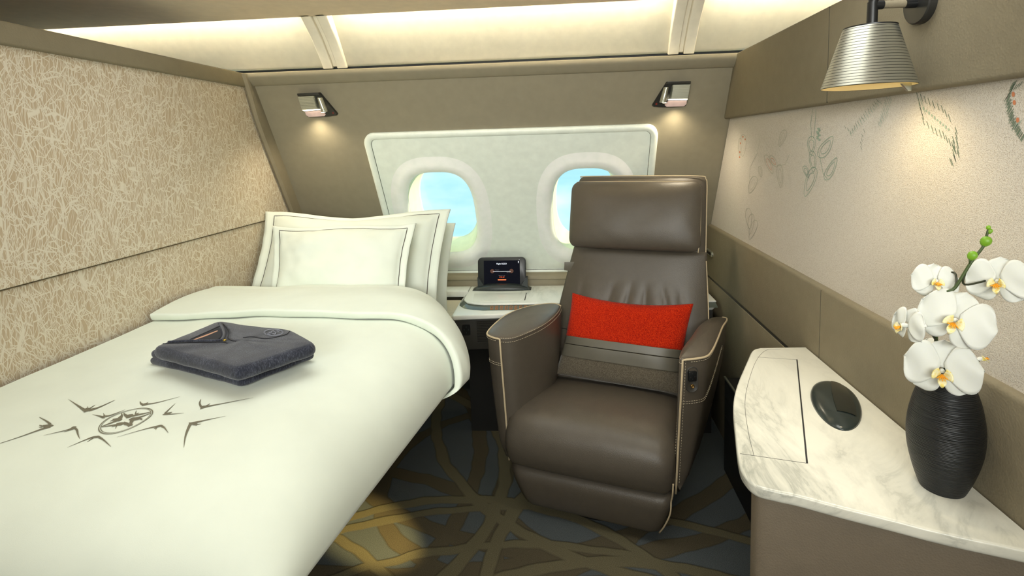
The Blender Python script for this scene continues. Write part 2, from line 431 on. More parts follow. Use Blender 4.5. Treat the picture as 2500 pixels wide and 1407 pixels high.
# ceiling: soffit with a hollow front edge, coffers with curved lining behind it
YS = 1.885; ZS = 1.72
bm = NB(); box(bm, -2.6, 1.9, -1.3, YS, ZS, ZS+.012); struct('ceiling', bm, M['soffit'], smooth=False)
bm = NB()
def ceil_sec(s):   # lining curve from the wall top up over the soffit
    pts = [(2.062, 1.568), (2.050, 1.572), (2.035, 1.595), (1.985, 1.665), (1.925, 1.745), (1.86, 1.815), (1.78, 1.87), (1.68, 1.90)]
    return pts
prof = catmull([(0, y, z) for y, z in ceil_sec(0)], 6)
rings = [[(x, p.y, p.z) for p in prof] for x in (-2.6, 1.9)]
loft(bm, rings, False, False, closed=False)
bmesh.ops.solidify(bm, geom=bm.faces[:], thickness=-.01)
struct('ceiling_lining', bm, M['cream'], auto=40)
bm = NB(); box(bm, -2.6, 1.9, 1.2, 1.69, 1.89, 1.90); struct('ceiling_top', bm, M['cream'], smooth=False)
bm = NB(); box(bm, -2.6, 1.9, 2.08, 2.16, 1.557, 1.92); struct('wall_gap_seal', bm, M['dark'], smooth=False)  # dark strip added to seal the gap over the window wall from outside light
# ribs between the coffers, flush with the soffit
for nm, x0, x1 in (('trim_1', -.912, -.818), ('trim_2', .400, .495)):
    bm = NB()
    low = [(2.055, 1.562), (2.042, 1.560), (2.030, 1.580), (1.965, 1.652), (YS, ZS), (YS-.02, ZS)]
    up = [(2.066, 1.575), (2.05, 1.59), (2.035, 1.62), (1.985, 1.69), (1.925, 1.77), (1.86, 1.83)]
    dx = (x1-x0)
    bx = x0-.012 if nm == 'trim_1' else x0
    r0 = [(x0-(.006), y, z) for y, z in low]+[(x0, y, z) for y, z in up[::-1]]
    cen = (x0+x1)/2
    def ring(x): return [(x, y, z) for y, z in low]+[(x, y, z) for y, z in up[::-1]]
    loft(bm, [ring(x0), ring(cen-.009)]); loft(bm, [ring(cen+.009), ring(x1)])
    low2 = [(y+.006, z+.008) for y, z in low]
    loft(bm, [[(x, y, z) for y, z in low2]+[(x, y, z) for y, z in up[::-1]] for x in (cen-.009, cen+.009)])
    struct(nm, bm, M['cream'], bevel=.004)
# cove LED strips lying on the soffit (one in each coffer)
for i, (x0, x1) in enumerate([(-2.5, -.93), (-.80, .385), (.51, 1.85)]):
    bm = NB(); box(bm, x0, x1, YS-.024, YS-.014, ZS+.030, ZS+.044)
    tag(fin('cove_light', bm, M['cove'], smooth=False), ['warm light strip in the left ceiling coffer above the patterned wall', 'warm light strip in the wide middle ceiling coffer above the window wall', 'warm light strip in the right ceiling coffer beside the sconce'][i], 'light strip', 'cove lights over the coffers')
# window wall with opening
WX0, WX1, WZ0, WZ1 = -.80, .367, .64, 1.285
bm = NB()
outer = [(-2.6, 1.535), (-2.6, .30), (1.9, .30), (1.9, 1.535)]
hole = rrect(WX0, WX1, WZ0, WZ1, .04)
fill(bm, [outer, hole], lambda x, z: wp(x, z))
# rounded top roll
tp = [(wy(1.535), 1.535), (wy(1.535)-.014, 1.538), (wy(1.535)-.02, 1.548), (wy(1.535)-.014, 1.558), (wy(1.535)+.03, 1.560), (2.2, 1.52)]
# drop to the floor
loft(bm, [[(x, y, z) for y, z in [(wy(.30), .30), (wy(.3), 0)]] for x in (-2.6, 1.9)], False, False, closed=False)
struct('wall_back', bm, M['wall_b'], smooth=False)
bm = NB()
tp3 = catmull([(0, y, z) for y, z in [(wy(1.508)+.01, 1.508), (wy(1.508)-.010, 1.508), (wy(1.535)-.022, 1.530), (wy(1.545)-.022, 1.545), (wy(1.55)-.012, 1.5535), (2.06, 1.555), (2.15, 1.55)]], 5)
loft(bm, [[(x, p.y, p.z) for p in tp3] for x in (XL, XR)], False, False, closed=False)
struct('trim_3', bm, M['wall_b'])
# window panel: frame + face with two window openings
win = [(-.545, .93), (.105, .93)]
bm = NB()
def lay(P, d): return [wp(x, z, d) for x, z in P]
prs = [(0, .0, .045), (.0, .012, .045), (.006, .017, .045), (.022, .017, .04), (.027, .010, .036), (.029, .006, .034)]
FX0, FX1, FZ0, FZ1 = -.818, .387, .622, 1.314
rings = [lay(rrect(FX0+i_, FX1-i_, FZ0+i_*.8, FZ1-i_*.9, r_-i_*.4, 6), d_) for i_, d_, r_ in prs]
loft(bm, rings, False, False)
fin_frame = bm
wpanel = struct('trim_4', bm, M['winpan'])
bm = NB()
gl_ = rrect(FX0+.028, FX1-.028, FZ0+.022, FZ1-.025, .026, 6)
hl = [superel(cx, cz, .212, .265, 2.7) for cx, cz in win]
fill(bm, [gl_]+hl, lambda x, z: wp(x, z, .006))
struct('wall_window_panel', bm, M['winpan'], smooth=False)
bm = NB(); ins = rrect(FX0+.0265, FX1-.0265, FZ0+.021, FZ1-.0235, .026, 6)
tube(bm, [wp(x, z, .0075) for x, z in ins], .0022, 6, closed=True); struct('trim_5', bm, M['groove'])
for i, (cx, cz) in enumerate(win):
    bm = NB()
    R_ = [(.222, .276, .0062, 2.7, 0), (.205, .257, .010, 2.75, 0), (.192, .243, .015, 2.8, 0), (.176, .225, .014, 2.9, 0), (.160, .210, .006, 2.95, 0), (.152, .202, -.004, 3, 0), (.149, .199, -.012, 3, 0)]
    loft(bm, [lay(superel(cx, cz+.004, a, b_, n_), d) for a, b_, d, n_, _ in R_], False, False)
    w = struct('window_%d' % (i+1), bm, M['bezel'])
    bm = NB()
    R2 = [(.149, .199, -.010, 3, 0), (.150, .200, -.016, 3, 0), (.145, .194, -.075, 2.8, -.012), (.138, .190, -.135, 2.6, -.026), (.134, .186, -.15, 2.5, -.029), (.15, .21, -.152, 2.5, -.029)]
    loft(bm, [lay(superel(cx, cz+.004+o_, a, b_, n_), d) for a, b_, d, n_, o_ in R2], False, False)
    fin('window_reveal', bm, M['reveal'], w)
    bm = NB(); P_ = superel(cx, cz-.025, .140, .192, 2.5)
    fill(bm, [P_], lambda x, z: wp(x, z, -.15)); fin('pane', bm, M['glass'], w, smooth=False)
# sill under the panel
bm = NB()
sl = [(2.60, .628), (2.500, .628), (2.487, .625), (2.480, .618), (2.480, .606), (2.486, .602), (2.486, ZC-.05), (2.6, ZC-.05)]
loft(bm, [[(x, y, z) for y, z in sl] for x in (XL, XR)]); struct('trim_6', bm, M['wall_b'], auto=50)

# left partition: patterned upper and lower panels, rail, end post
def endy(z): return wy(z)-.004
bm = NB()
fz = [(1.51), (.966)]
up = [(XL, -1.2, .966), (XL, endy(.966), .966), (XL, endy(1.51), 1.51), (XL, -1.2, 1.51)]
loft(bm, [[Vector(p)+Vector((dx, 0, 0)) for p in up] for dx in (-.04, 0)]); struct('wall_left', bm, M['tangle'], smooth=False, bevel=.003)
bm = NB(); lo = [(XL, -1.2, 0), (XL, endy(.3), 0), (XL, endy(.3), .3), (XL, endy(.962), .962), (XL, -1.2, .962)]
loft(bm, [[Vector(p)+Vector((dx, 0, 0)) for p in lo] for dx in (-.04, -.009)]); struct('wall_left_lower', bm, M['tangle'], smooth=False, bevel=.003)
bm = NB()
box(bm, XL-.05, XL+.012, -1.2, 2.045, 1.500, 1.553); struct('trim_7', bm, M['wall_l'], bevel=.007)
# post following the window wall
bm = NB()
def postp(z, dy, x): return Vector((x, wy(z)+dy, z))
zs = [.30, .5, .7, .85, .95, 1.05, 1.2, 1.3, 1.38, 1.44, 1.49, 1.548]
rings = []
for z in zs:
    wd = .038 + .03*(1-min(1, max(0, (z-1.36)/.16)))
    rings.append([postp(z, 0.0, XL+.004), postp(z, -wd, XL+.004), postp(z, -wd-.004, XL+.012), postp(z, -wd+.004, XL+.022), postp(z, -.0, XL+.024)])
loft(bm, rings); struct('trim_8', bm, M['wall_l'], auto=50)

# right partition
bm = NB()
up = [(XR, -1.2, .85), (XR, endy(.85), .85), (XR, endy(1.56), 1.56), (XR, -1.2, 1.56)]
loft(bm, [[Vector(p)+Vector((dx, 0, 0)) for p in up] for dx in (.04, 0)])
# printed motifs, lying in the wallpaper (materials 1..4)
def wallp(q): return on_x(1700+q[0]*.3554, q[1]*.3554, XR-.0006)
def stroke_w(pts, w, mi):
    Q = [wallp(p) for p in pts]
    for a, b_ in zip(Q, Q[1:]):
        d = (b_-a); 
        if d.length < 1e-6: continue
        n_ = Vector((0, -d.z, d.y)).normalized()*w
        f = bm.faces.new([bm.verts.new(v) for v in (a-n_, b_-n_, b_+n_, a+n_)]); f.material_index = mi
def hatch(path, vec, step, w, mi, jit=0):
    step *= 1.35; w *= .8
    P = [Vector((*p, 0)) for p in path]; 
    for a, b_ in zip(P, P[1:]):
        L = (b_-a).length; k = max(1, int(L/step))
        for i in range(k):
            c = a.lerp(b_, i/k)+Vector((random.uniform(-jit, jit), random.uniform(-jit, jit), 0))
            stroke_w([(c.x-vec[0]/2, c.y-vec[1]/2), (c.x+vec[0]/2, c.y+vec[1]/2)], w, mi)
def dot(c, rx, ry, mi):
    Q = [wallp((c[0]+rx*math.cos(2*PI*k/12), c[1]+ry*math.sin(2*PI*k/12))) for k in range(12)]
    f = bm.faces.new([bm.verts.new(v) for v in Q]); f.material_index = mi
for off in (0, 22, 44): hatch([(2180-off*.5+10, 575+off*.2), (2130+off*.4, 680), (2160+off*.4, 830), (2250, 960+off*.3)][:4], (26, -42), 15, .0006, 1, 3)
hatch([(2190, 600), (2245, 570)], (26, -40), 15, .0006, 1); hatch([(2175, 880), (2240, 830)], (22, -38), 14, .0006, 2)
for c in ((2177, 648), (2184, 705), (2207, 825)): dot(c, 11, 18, 4)
hatch([(1520, 660), (1600, 700), (1690, 750), (1760, 840)], (16, 52), 22, .0007, 1, 2)
hatch([(1530, 700), (1560, 830), (1620, 890), (1700, 930), (1760, 1000), (1790, 1060)], (16, 54), 22, .0007, 1, 2)
hatch([(1540, 690), (1580, 800)], (14, 46), 24, .0006, 2, 2)
hatch([(1785, 900), (1795, 1060), (1740, 1150)], (16, 50), 20, .0007, 1, 3); hatch([(1765, 960), (1770, 1080), (1720, 1140)], (16, 50), 22, .0007, 1, 3)
for k in range(10): dot((1560+k*19, 745+k*16), 6, 9 if k % 2 else 13, 3)
for o in (0, 24, 48): hatch([(1245+o*.4, 690+o*.3), (1150+o*.3, 790+o*.5), (1060, 905+o*.4), (1005+o, 860+o*.6)], (10, 22), 15, .0006, 2 if o else 1, 2)
for o in (0, 26): hatch([(1335-o, 675+o*.2), (1300-o, 800), (1235+o*.8, 870+o*.3)], (12, 34), 15, .0006, 2, 2)
hatch([(1150, 900), (1135, 960), (1130, 1045)], (10, 24), 20, .0006, 1, 3)
def loop_(c, a, b_, rot, mi, w=.0010, n=24, part=1.0):
    pts = []
    for k in range(int(n*part)+1):
        t_ = 2*PI*k/n; x = a*math.cos(t_); y = b_*math.sin(t_)*(1-.35*math.cos(t_))
        pts.append((c[0]+x*math.cos(rot)-y*math.sin(rot), c[1]+x*math.sin(rot)+y*math.cos(rot)))
    for i in range(0, len(pts)-1):
        stroke_w([pts[i], pts[i+1]], w, mi)
for k, s_ in ((0, 1), (1, .62)):
    loop_((790, 1000), 62*s_, 26*s_, 1.6, 3); loop_((890, 1010), 85*s_, 34*s_, -1.0, 3); loop_((800, 1110), 72*s_, 22*s_, 1.5, 3)
    loop_((925, 1160), 85*s_, 26*s_, -1.1, 3); loop_((780, 1250), 105*s_, 32*s_, 1.9, 3); loop_((755, 1180), 42*s_, 16*s_, 1.2, 3)
for p in ([(800, 750), (785, 850), (792, 950)], [(822, 750), (815, 850), (806, 950)], [(830, 960), (850, 880)], [(840, 1040), (870, 1190), (900, 1230)]): stroke_w(p, .0010, 3)
for k in range(8): dot((838+8*math.sin(k*2), 885+k*11), 9, 7, 3)
for k in range(9):
    hatch([(430+k*22, 920-k*4+(k % 2)*30), (400+k*20, 1050), (395+k*12, 1130)], (8, 26), 17, .0005, 5, 4)
for (c, a, b_, r_) in [((500, 1130), 70, 20, 1.2), ((530, 1110), 45, 18, 1.0), ((575, 1210), 80, 20, 1.5), ((385, 1270), 60, 24, 1.9), ((440, 1180), 36, 12, 1.4), ((590, 950), 60, 20, 1.9)]:
    loop_(c, a, b_, r_, 5); loop_(c, a*.6, b_*.5, r_, 4 if c[0] in (500, 530) else 5, .0006)
stroke_w([(360, 1300), (370, 1150), (420, 1050), (440, 920)], .0008, 5); stroke_w([(560, 1140), (610, 1130), (640, 1060)], .0008, 5)
loop_((320, 1000), 75, 20, 1.6, 5); loop_((300, 1010), 60, 12, 1.6, 5)
for c in ((303, 985), (298, 1045), (297, 1080), (320, 940), (335, 958)): dot(c, 4, 7, 4)
for k in range(3): loop_((600+k*14-240, 1500+k*40), 70, 20, 1.5+.2*k, 5)
struct('wall_right', bm, [M['pebble'], M['mot_g'], M['mot_t'], M['mot_t'], M['mot_o'], M['mot_tf']], smooth=False, recalc=False)
# fascia board above
bm = NB()
XF = .638
fs = [(-1.2, 1.322), (endy(1.322)+.035, 1.322), (endy(1.552)+.045, 1.553), (-1.2, 1.553)]
fs = [(-1.2, 1.322), (2.200, 1.322), (2.075, 1.553), (-1.2, 1.553)]
loft(bm, [[(x, y, z) for y, z in fs] for x in (XR+.002, XF)]); struct('wall_right_fascia', bm, M['wall_l'], bevel=.008)
bm = NB(); box(bm, XF-.0004, XF+.001, 1.3435, 1.345, 1.325, 1.55); struct('trim_9', bm, M['groove'], smooth=False)
# wainscot with rounded top and lower panel
XWc = .645
bm = NB()
ws = [(-1.2, .632), (endy(.632), .632), (endy(.868), .868), (-1.2, .868)]
loft(bm, [[(x, y, z) for y, z in ws] for x in (XR+.03, XWc)]); struct('wall_right_wainscot', bm, M['wall_l'], bevel=.010)
bm = NB()
ws = [(-1.2, 0), (endy(.3), 0), (endy(.3), .3), (endy(.625), .625), (-1.2, .625)]
loft(bm, [[(x, y, z) for y, z in ws] for x in (XR+.03, XWc+.002)]); struct('wall_right_lower', bm, M['wall_l'], bevel=.002)
bm = NB(); box(bm, XWc+.004, XWc+.008, -1.2, wy(.63)-.01, .622, .636); struct('trim_10', bm, M['darkgrey'], smooth=False)
bm = NB(); box(bm, XWc-.0004, XWc+.001, 1.360, 1.3612, .0, .86); struct('trim_11', bm, M['groove'], smooth=False)

# ------------------------------------------------------------------ bed
YF, YH = .655, 2.30
def xe(y): return -.312+(y-1.37)*.146 if y < 1.42 else -.3047-.36*min(.45, (y-1.42))**1.15
ZH = .60; HT = .16
def sstep(a, b_, v): q = max(0, min(1, (v-a)/(b_-a))); return q*q*(3-2*q)
def dz(x, y, off=0.):
    R = .20; e = xe(y)+off
    q = (x-(e-R))/R
    A = 1 if q <= 0 else (max(0, 1-q**2.2))**(1/2.2)
    q2 = ((YF+.24)-y)/.24
    B = 1 if q2 <= 0 else (max(0, 1-min(1, q2)**1.9))**(1/1.9)
    z = ZH+HT*A*(.05+.95*B if B < 1 else 1)
    z += .006*noise.noise(Vector((x*4, y*2.2, 0)))*A + .004*noise.noise(Vector((x*9+y*5, y*3, 2)))*A
    z -= .006*math.exp(-((x-(e-R*.2))/.12)**2)
    return z
def duvet_pt(s, y, off=0., top=0.):
    """s 0..1 from the wall over the top, round the long edge and under"""
    e = xe(y)+off; x0 = XL+.006; R = .20
    if s < .6:
        x = x0+(e-R-x0)*(s/.6); return Vector((x, y, dz(x, y, off)+top))
    if s < .9:
        a = (s-.6)/.3*PI/2; x = e-R+R*math.sin(a)**(2/2.2) if a > 0 else e-R
        x = min(x, e-1e-5); p = Vector((x, y, dz(x, y, off)+top*math.cos(a)))
        p.x += top*math.sin(a); return p
    a = (s-.9)/.1
    zz = dz(e-1e-5, y, off); return Vector((e+top-.09*a**1.5, y, zz-.022*math.sin(a*PI*.6)))
bed = empty('bed', (-.8, 1.4, 0), 0, 'low white bed platform along the patterned wall under the duvet', 'bed')
bm = NB(); box(bm, XL+.02, -.56, .92, 2.0, .44, .60); box(bm, XL+.02, -.53, 1.9, 2.25, .44, .64); fin('mattress', bm, M['sheet'], bed, bevel=.03)
bm = NB(); box(bm, XL+.02, -.86, .95, 2.2, 0, .44); fin('bed_base', bm, M['dark'], bed, bevel=.01)
duvet = empty('duvet', (-.8, 1.3, .515), 0, 'thick white duvet with taupe swallow print, spread over the bed', 'duvet')
bm = NB()
def fd(u, v):
    s = u; t_ = v; y = YF+(1.80-YF)*(1-math.cos(min(1, t_*1.0)*PI/2)) if False else YF+(1.80-YF)*(t_**1.5)
    return duvet_pt(s, y)
grid(bm, fd, 110, 90)
fin('duvet_body', bm, M['duvet'], duvet)
# turned-down cuff
def cuff_pt(s, v):
    y0, y1 = 1.440-.0*s, 1.79
    y0 = 1.44+.02*math.sin(s*5)
    if s > .6: y0 -= .10*((s-.6)/.4)**1.6
    # v 0..1 : under-front roll, over the top, back roll
    if v < .18: a = v/.18*PI; y = y0+.010-.010*math.sin(a*.5+0)*1; y = y0+.012*(1-math.sin(a/2)); top = .002+.022*(1-math.cos(a/2)) ; y = y0+.012*(1-math.sin(a/2))**1
    else:
        q = (v-.18)/.82; y = y0+.0+(y1-y0)*q; top = .024+.012*math.sin(min(1, q*1.3)*PI)
        if q > .85: top -= .05*((q-.85)/.15)**2
    s2 = s
    if s > .88: top *= 1-.75*(s-.88)/.12
    p = duvet_pt(s2, y, .006*sstep(.5, .9, s), top)
    if s > .9: p.z -= .006*(s-.9)/.1
    p.z += .004*noise.noise(Vector((s*8, v*3, 5)))
    return p
bm = NB(); grid(bm, lambda u, v: cuff_pt(u, v), 110, 44)
fin('turned_down_cuff', bm, M['duvet'], duvet)
# print on the duvet
def dpt(px, py, lift=.0009):
    z = .76
    for _ in range(14):
        p = on_z(px, py, z); z = z*.5+.5*(dz(p.x, p.y)+lift)
    p = on_z(px, py, z); p.z = dz(p.x, p.y)+lift; return p
bm = NB()
def pstroke(bm, pts, conv, sub=5):
    P = catmull([(p[0], p[1], p[2]) for p in pts], sub)
    L, Rr = [], []
    for i, p in enumerate(P):
        d = P[min(i+1, len(P)-1)]-P[max(i-1, 0)]; n_ = Vector((-d.y, d.x)).normalized() if Vector((d.x, d.y)).length > 1e-6 else Vector((0, 1))
        w = max(1.2, p.z*1.3)/2
        L.append(bm.verts.new(conv(p.x+n_.x*w, p.y+n_.y*w))); Rr.append(bm.verts.new(conv(p.x-n_.x*w, p.y-n_.y*w)))
    for i in range(len(L)-1): bm.faces.new((L[i], L[i+1], Rr[i+1], Rr[i]))
cv = lambda x, y: dpt(x*.256, 940+y*.256)
birds = [
 [[(650, 135, 1), (730, 190, 10), (800, 238, 22), (820, 245, 26)], [(800, 262, 3), (825, 238, 26), (860, 236, 20)], [(850, 242, 18), (940, 215, 9), (1095, 145, 2)], [(838, 232, 10), (835, 205, 3)], [(850, 228, 8), (905, 192, 2)]],
 [[(375, 308, 3), (440, 345, 11), (482, 378, 20)], [(412, 398, 22), (480, 388, 18), (512, 388, 3)], [(480, 396, 16), (380, 428, 10), (200, 492, 5), (0, 558, 3)], [(430, 396, 8), (375, 386, 6)], [(405, 402, 8), (372, 404, 3)]],
 [[(705, 408, 14), (732, 430, 16), (742, 470, 11), (760, 516, 2)], [(728, 398, 3), (700, 410, 20), (660, 430, 10)], [(700, 410, 10), (620, 435, 6), (415, 482, 1)], [(680, 425, 8), (610, 450, 2)]],
 [[(880, 281, 1), (940, 296, 8), (985, 310, 18)], [(992, 322, 3), (992, 302, 16), (1005, 296, 12)], [(1005, 300, 12), (1060, 288, 7), (1195, 236, 1)], [(996, 292, 8), (984, 270, 2)]],
 [[(1335, 158, 6), (1345, 180, 14), (1375, 190, 14)], [(1352, 200, 3), (1380, 186, 16), (1410, 182, 10)], [(1400, 184, 9), (1500, 168, 5), (1715, 112, 1)], [(1390, 180, 8), (1415, 165, 2)]],
 [[(1672, 175, 1), (1605, 240, 7), (1570, 275, 12)], [(1550, 285, 3), (1590, 275, 14), (1640, 260, 3)], [(1570, 282, 8), (1640, 278, 5), (1755, 268, 1)]],
 [[(1916, 135, 2), (1904, 175, 13), (1918, 212, 18)], [(1910, 232, 3), (1930, 214, 18), (1965, 206, 14)], [(1950, 210, 12), (2100, 182, 6), (2415, 122, 1)], [(1965, 202, 9), (2005, 177, 2)]],
 [[(2150, 298, 1), (2000, 328, 5), (1880, 355, 12), (1815, 372, 20)], [(1815, 372, 20), (1788, 430, 17), (1765, 500, 11), (1752, 598, 2)], [(1800, 362, 5), (1850, 372, 20), (1882, 376, 8), (1915, 372, 2)], [(1860, 375, 8), (1872, 390, 3)]],
 [[(1115, 498, 1), (1380, 422, 5), (1490, 398, 12), (1525, 392, 16)], [(1522, 384, 3), (1540, 392, 16), (1570, 412, 10), (1605, 458, 2)], [(1500, 402, 8), (1468, 418, 4)], [(1492, 404, 8), (1484, 430, 3)]],
 [[(640, 598, 1), (800, 530, 6), (880, 502, 12), (930, 496, 16)], [(928, 486, 3), (940, 496, 16), (990, 528, 11), (1058, 590, 2)], [(890, 506, 8), (830, 544, 2)]],
 # emblem swallows and bars
 [[(1180, 265, 5), (1190, 285, 16), (1215, 302, 26)], [(1205, 318, 4), (1225, 300, 24), (1270, 288, 16)], [(1240, 300, 12), (1330, 282, 10), (1440, 258, 3)], [(1290, 278, 10), (1300, 245, 3)], [(1290, 282, 9), (1325, 266, 3)]],
 [[(1160, 270, 5), (1160, 298, 18), (1135, 325, 26)], [(1165, 326, 4), (1130, 332, 24), (1075, 332, 12)], [(1120, 340, 10), (1050, 366, 9), (965, 398, 3)], [(1080, 334, 8), (1050, 348, 3)]],
 [[(1235, 395, 18), (1215, 375, 22), (1180, 366, 24)], [(1190, 358, 4), (1150, 372, 22), (1110, 376, 14)], [(1160, 372, 12), (1060, 388, 9), (965, 402, 3)], [(1115, 382, 10), (1100, 418, 3)], [(1115, 384, 8), (1065, 402, 3)]],
 [[(1255, 388, 18), (1248, 360, 22), (1262, 336, 24)], [(1228, 334, 4), (1270, 326, 24), (1330, 322, 12)], [(1270, 322, 12), (1350, 302, 9), (1440, 268, 3)], [(1330, 322, 9), (1358, 336, 3)], [(1330, 322, 8), (1358, 318, 3)]],
]
for b_ in birds:
    for st in b_: pstroke(bm, st, cv)
# two rings round the emblem, true circles on the cloth squeezed only by perspective
ec = cv(1198, 336); e1 = cv(942, 410); e2 = cv(1455, 262); rad = (e2-e1).length/2; ec = (e1+e2)/2
for r0, w in ((rad, .0016), (rad*.93, .0010)):
    V = []
    for k in range(64):
        a = 2*PI*k/64
        V.append([bm.verts.new((ec.x+(r0+q)*math.cos(a), ec.y+(r0+q)*math.sin(a), dz(ec.x+(r0+q)*math.cos(a), ec.y+(r0+q)*math.sin(a))+.0009)) for q in (-w/2, w/2)])
    for k in range(64): bm.faces.new((V[k][0], V[(k+1) % 64][0], V[(k+1) % 64][1], V[k][1]))
o = fin('swallow_print', bm, M['taupe_print'], duvet, smooth=False); o['label'] = 'taupe swallow and emblem print'

# pillows --------------------------------------------------------
def pillow(name, label, corners, thick, seed, pipe=True, inset=.86, sag=.02, top_wave=.012):
    """corners BL BR TR TL of the flange in world space"""
    BL, BR, TR, TL = [Vector(c) for c in corners]; n_ = (BR-BL).cross(TL-BL).normalized()
    if n_.y > 0: n_ = -n_
    def base(u, v):
        p = BL.lerp(BR, u).lerp(TL.lerp(TR, u), v)
        # edges pulled in slightly, wavy top
        cu, cvv = 2*u-1, 2*v-1
        p += (TL-BL).normalized()*(-sag*(1-cu*cu)*max(0, cvv)**2+top_wave*max(0, cvv)*math.sin(u*7+seed)*(1-abs(cu)**3))
        p += (BR-BL).normalized()*(-.015*cu*(1-cvv*cvv))
        return p
    def puff(u, v):
        cu, cvv = abs(2*u-1)/inset, abs(2*v-1)/inset
        if cu >= 1 or cvv >= 1: return 0
        return ((1-cu**2.6)*(1-cvv**2.6))**.55
    def surf(sgn, u, v):
        h = puff(u, v)*thick+.004
        w = .010*noise.noise(Vector((u*5+seed, v*4, seed)))*(.3+puff(u, v))+.005*noise.noise(Vector((u*13+seed, v*9, seed*2)))
        return base(u, v)+n_*(h*sgn+w)
    r_ = empty(name, (BL+BR)/2, 0, label, 'pillow')
    bm = NB(); nu, nv = 60, 40
    A = grid(bm, lambda u, v: surf(1, u, v), nu, nv); B = grid(bm, lambda u, v: surf(-.8, u, v), nu, nv)
    for i in range(nu):
        for (X_, Y_) in ((A[i][0], A[i+1][0]), ): bm.faces.new((A[i][0], A[i+1][0], B[i+1][0], B[i][0])); bm.faces.new((A[i][nv], A[i+1][nv], B[i+1][nv], B[i][nv]))
    for j in range(nv): bm.faces.new((A[0][j], A[0][j+1], B[0][j+1], B[0][j])); bm.faces.new((A[nu][j], A[nu][j+1], B[nu][j+1], B[nu][j]))
    fin('pillowcase', bm, M['sheet'], r_)
    if pipe:
        k0 = (1-inset)/2; bm = NB(); path = []
        r0 = .02
        for k in range(41): path.append((k0+(1-2*k0)*k/40, 1-k0))
        for k in range(1, 31): path.append((1-k0, 1-k0-(1-2*k0)*k/30))
        for k in range(1, 41): path.append((1-k0-(1-2*k0)*k/40, k0))
        for k in range(1, 30): path.append((k0, k0+(1-2*k0)*k/30))
        tube(bm, [surf(1, a, b_)+n_*.0006 for a, b_ in path], .0017, 6, closed=True)
        o = fin('piping', bm, M['dthread'], r_); o['label'] = 'charcoal corded border line'
    return r_
c_ = [on_y(600, 745, 1.90), on_y(1065, 760, 1.93), on_y(1100, 512, 2.10), on_y(650, 518, 2.10)]
pillow('pillow', 'large white pillow with dark border line, behind the small pillow', c_, .075, 1.3, inset=.90, sag=.022)
c_ = [on_y(650, 760, 1.80), on_y(990, 760, 1.80), on_y(1016, 545, 1.95), on_y(666, 552, 1.95)]
pillow('pillow', 'small white pillow with dark border line, frontmost on the bed', c_, .060, 4.1, inset=.90, sag=.012, top_wave=.008)
c_ = [on_y(640, 770, 2.05), on_y(1092, 780, 2.08), on_y(1112, 545, 2.18), on_y(700, 545, 2.22)]
pillow('pillow', 'plain white pillow hindmost against the window wall, right edge showing', c_, .05, 7.7, pipe=False, inset=.97)

# folded pyjamas --------------------------------------------------
def foldslab(name, C4, z0, z1, mat, parent, seed, R=.35, conv=1):
    """C4 world xy corners in order; a soft folded layer with bulging rims"""
    P = []; n = 14
    C = [Vector((c[0], c[1])) for c in C4]; cen = sum(C, Vector((0, 0)))/len(C)
    # rounded corners
    out = []
    NC = len(C)
    for i in range(NC):
        a, b_, c = C[i-1], C[i], C[(i+1) % NC]
        r1 = .012
        p1 = b_+(a-b_).normalized()*r1; p2 = b_+(c-b_).normalized()*r1
        for k in range(4): q = k/3; out.append(p1*(1-q)**2+b_*2*q*(1-q)+p2*q*q)
        nx = C[(i+1) % NC]; q1 = nx+(b_-nx).normalized()*r1
        for k in range(1, n): out.append(p2.lerp(q1, k/n))
    bm = NB(); rings = []; h = z1-z0; m = 9
    for k in range(m+1):
        a = -PI/2+PI*k/m; ins = .5*h*(1-math.cos(a))*.9; zz = z0+h/2+h/2*math.sin(a)
        ring = []
        for j, p in enumerate(out):
            d = (cen-p).normalized(); w = .0035*noise.noise(Vector((p.x*26+seed, p.y*26, seed)))
            q = p+d*(ins+w); z_ = zz+.0035*noise.noise(Vector((p.x*14, p.y*14, seed+4)))*(1 if k > 1 else .2)
            ring.append((q.x, q.y, z_))
        rings.append(ring)
    # closing top with concentric rings so that the bumps stay soft
    top = rings[-1]; tc = Vector((cen.x, cen.y, z1))
    for k in (.25, .5, .75, .95):
        rings.append([tuple(Vector(p).lerp(Vector((cen.x, cen.y, z1)), k)+Vector((0, 0, .0025*noise.noise(Vector((p[0]*20*(1-k)+seed, p[1]*20, k*3)))))) for p in top])
    loft(bm, rings); return fin(name, bm, mat, parent)
zb = .765
F0 = on_z(592, 946, zb); R0 = on_z(770, 874, zb); L0 = on_z(361, 888, zb); B0 = R0+L0-F0
B0 = Vector((B0.x, B0.y, 0)); 
def quad(s, sh=(0, 0)): 
    c = (F0+R0+L0+B0)/4; return [((p.x-c.x)*s+c.x+sh[0], (p.y-c.y)*s+c.y+sh[1]) for p in (F0, R0, B0, L0)]
tr_ = empty('folded_trousers', ((F0.x+B0.x)/2, (F0.y+B0.y)/2, zb), 0, 'folded dark heather pyjama trousers lying on the duvet under the shirt', 'trousers')
foldslab('lower_fold', quad(1.0), zb-.001, zb+.014, M['jersey'], tr_, 1.0)
foldslab('upper_fold', quad(.985, (.002, .003)), zb+.013, zb+.031, M['jersey'], tr_, 2.0)
zt = zb+.060
shp = [on_z(582, 925, zb+.040), on_z(776, 852, zt-.014), on_z(712, 806, zt-.004), on_z(532, 787, zt-.004), on_z(374, 862, zb+.045)]
c4 = [(p.x, p.y) for p in shp]
sh_ = empty('folded_shirt', ((shp[0].x+shp[3].x)/2, (shp[0].y+shp[3].y)/2, zb+.03), 0, 'folded dark heather pyjama shirt with V neck, on top of the folded trousers', 'shirt')
foldslab('body_fold', c4, zb+.030, zt, M['jersey'], sh_, 3.0)
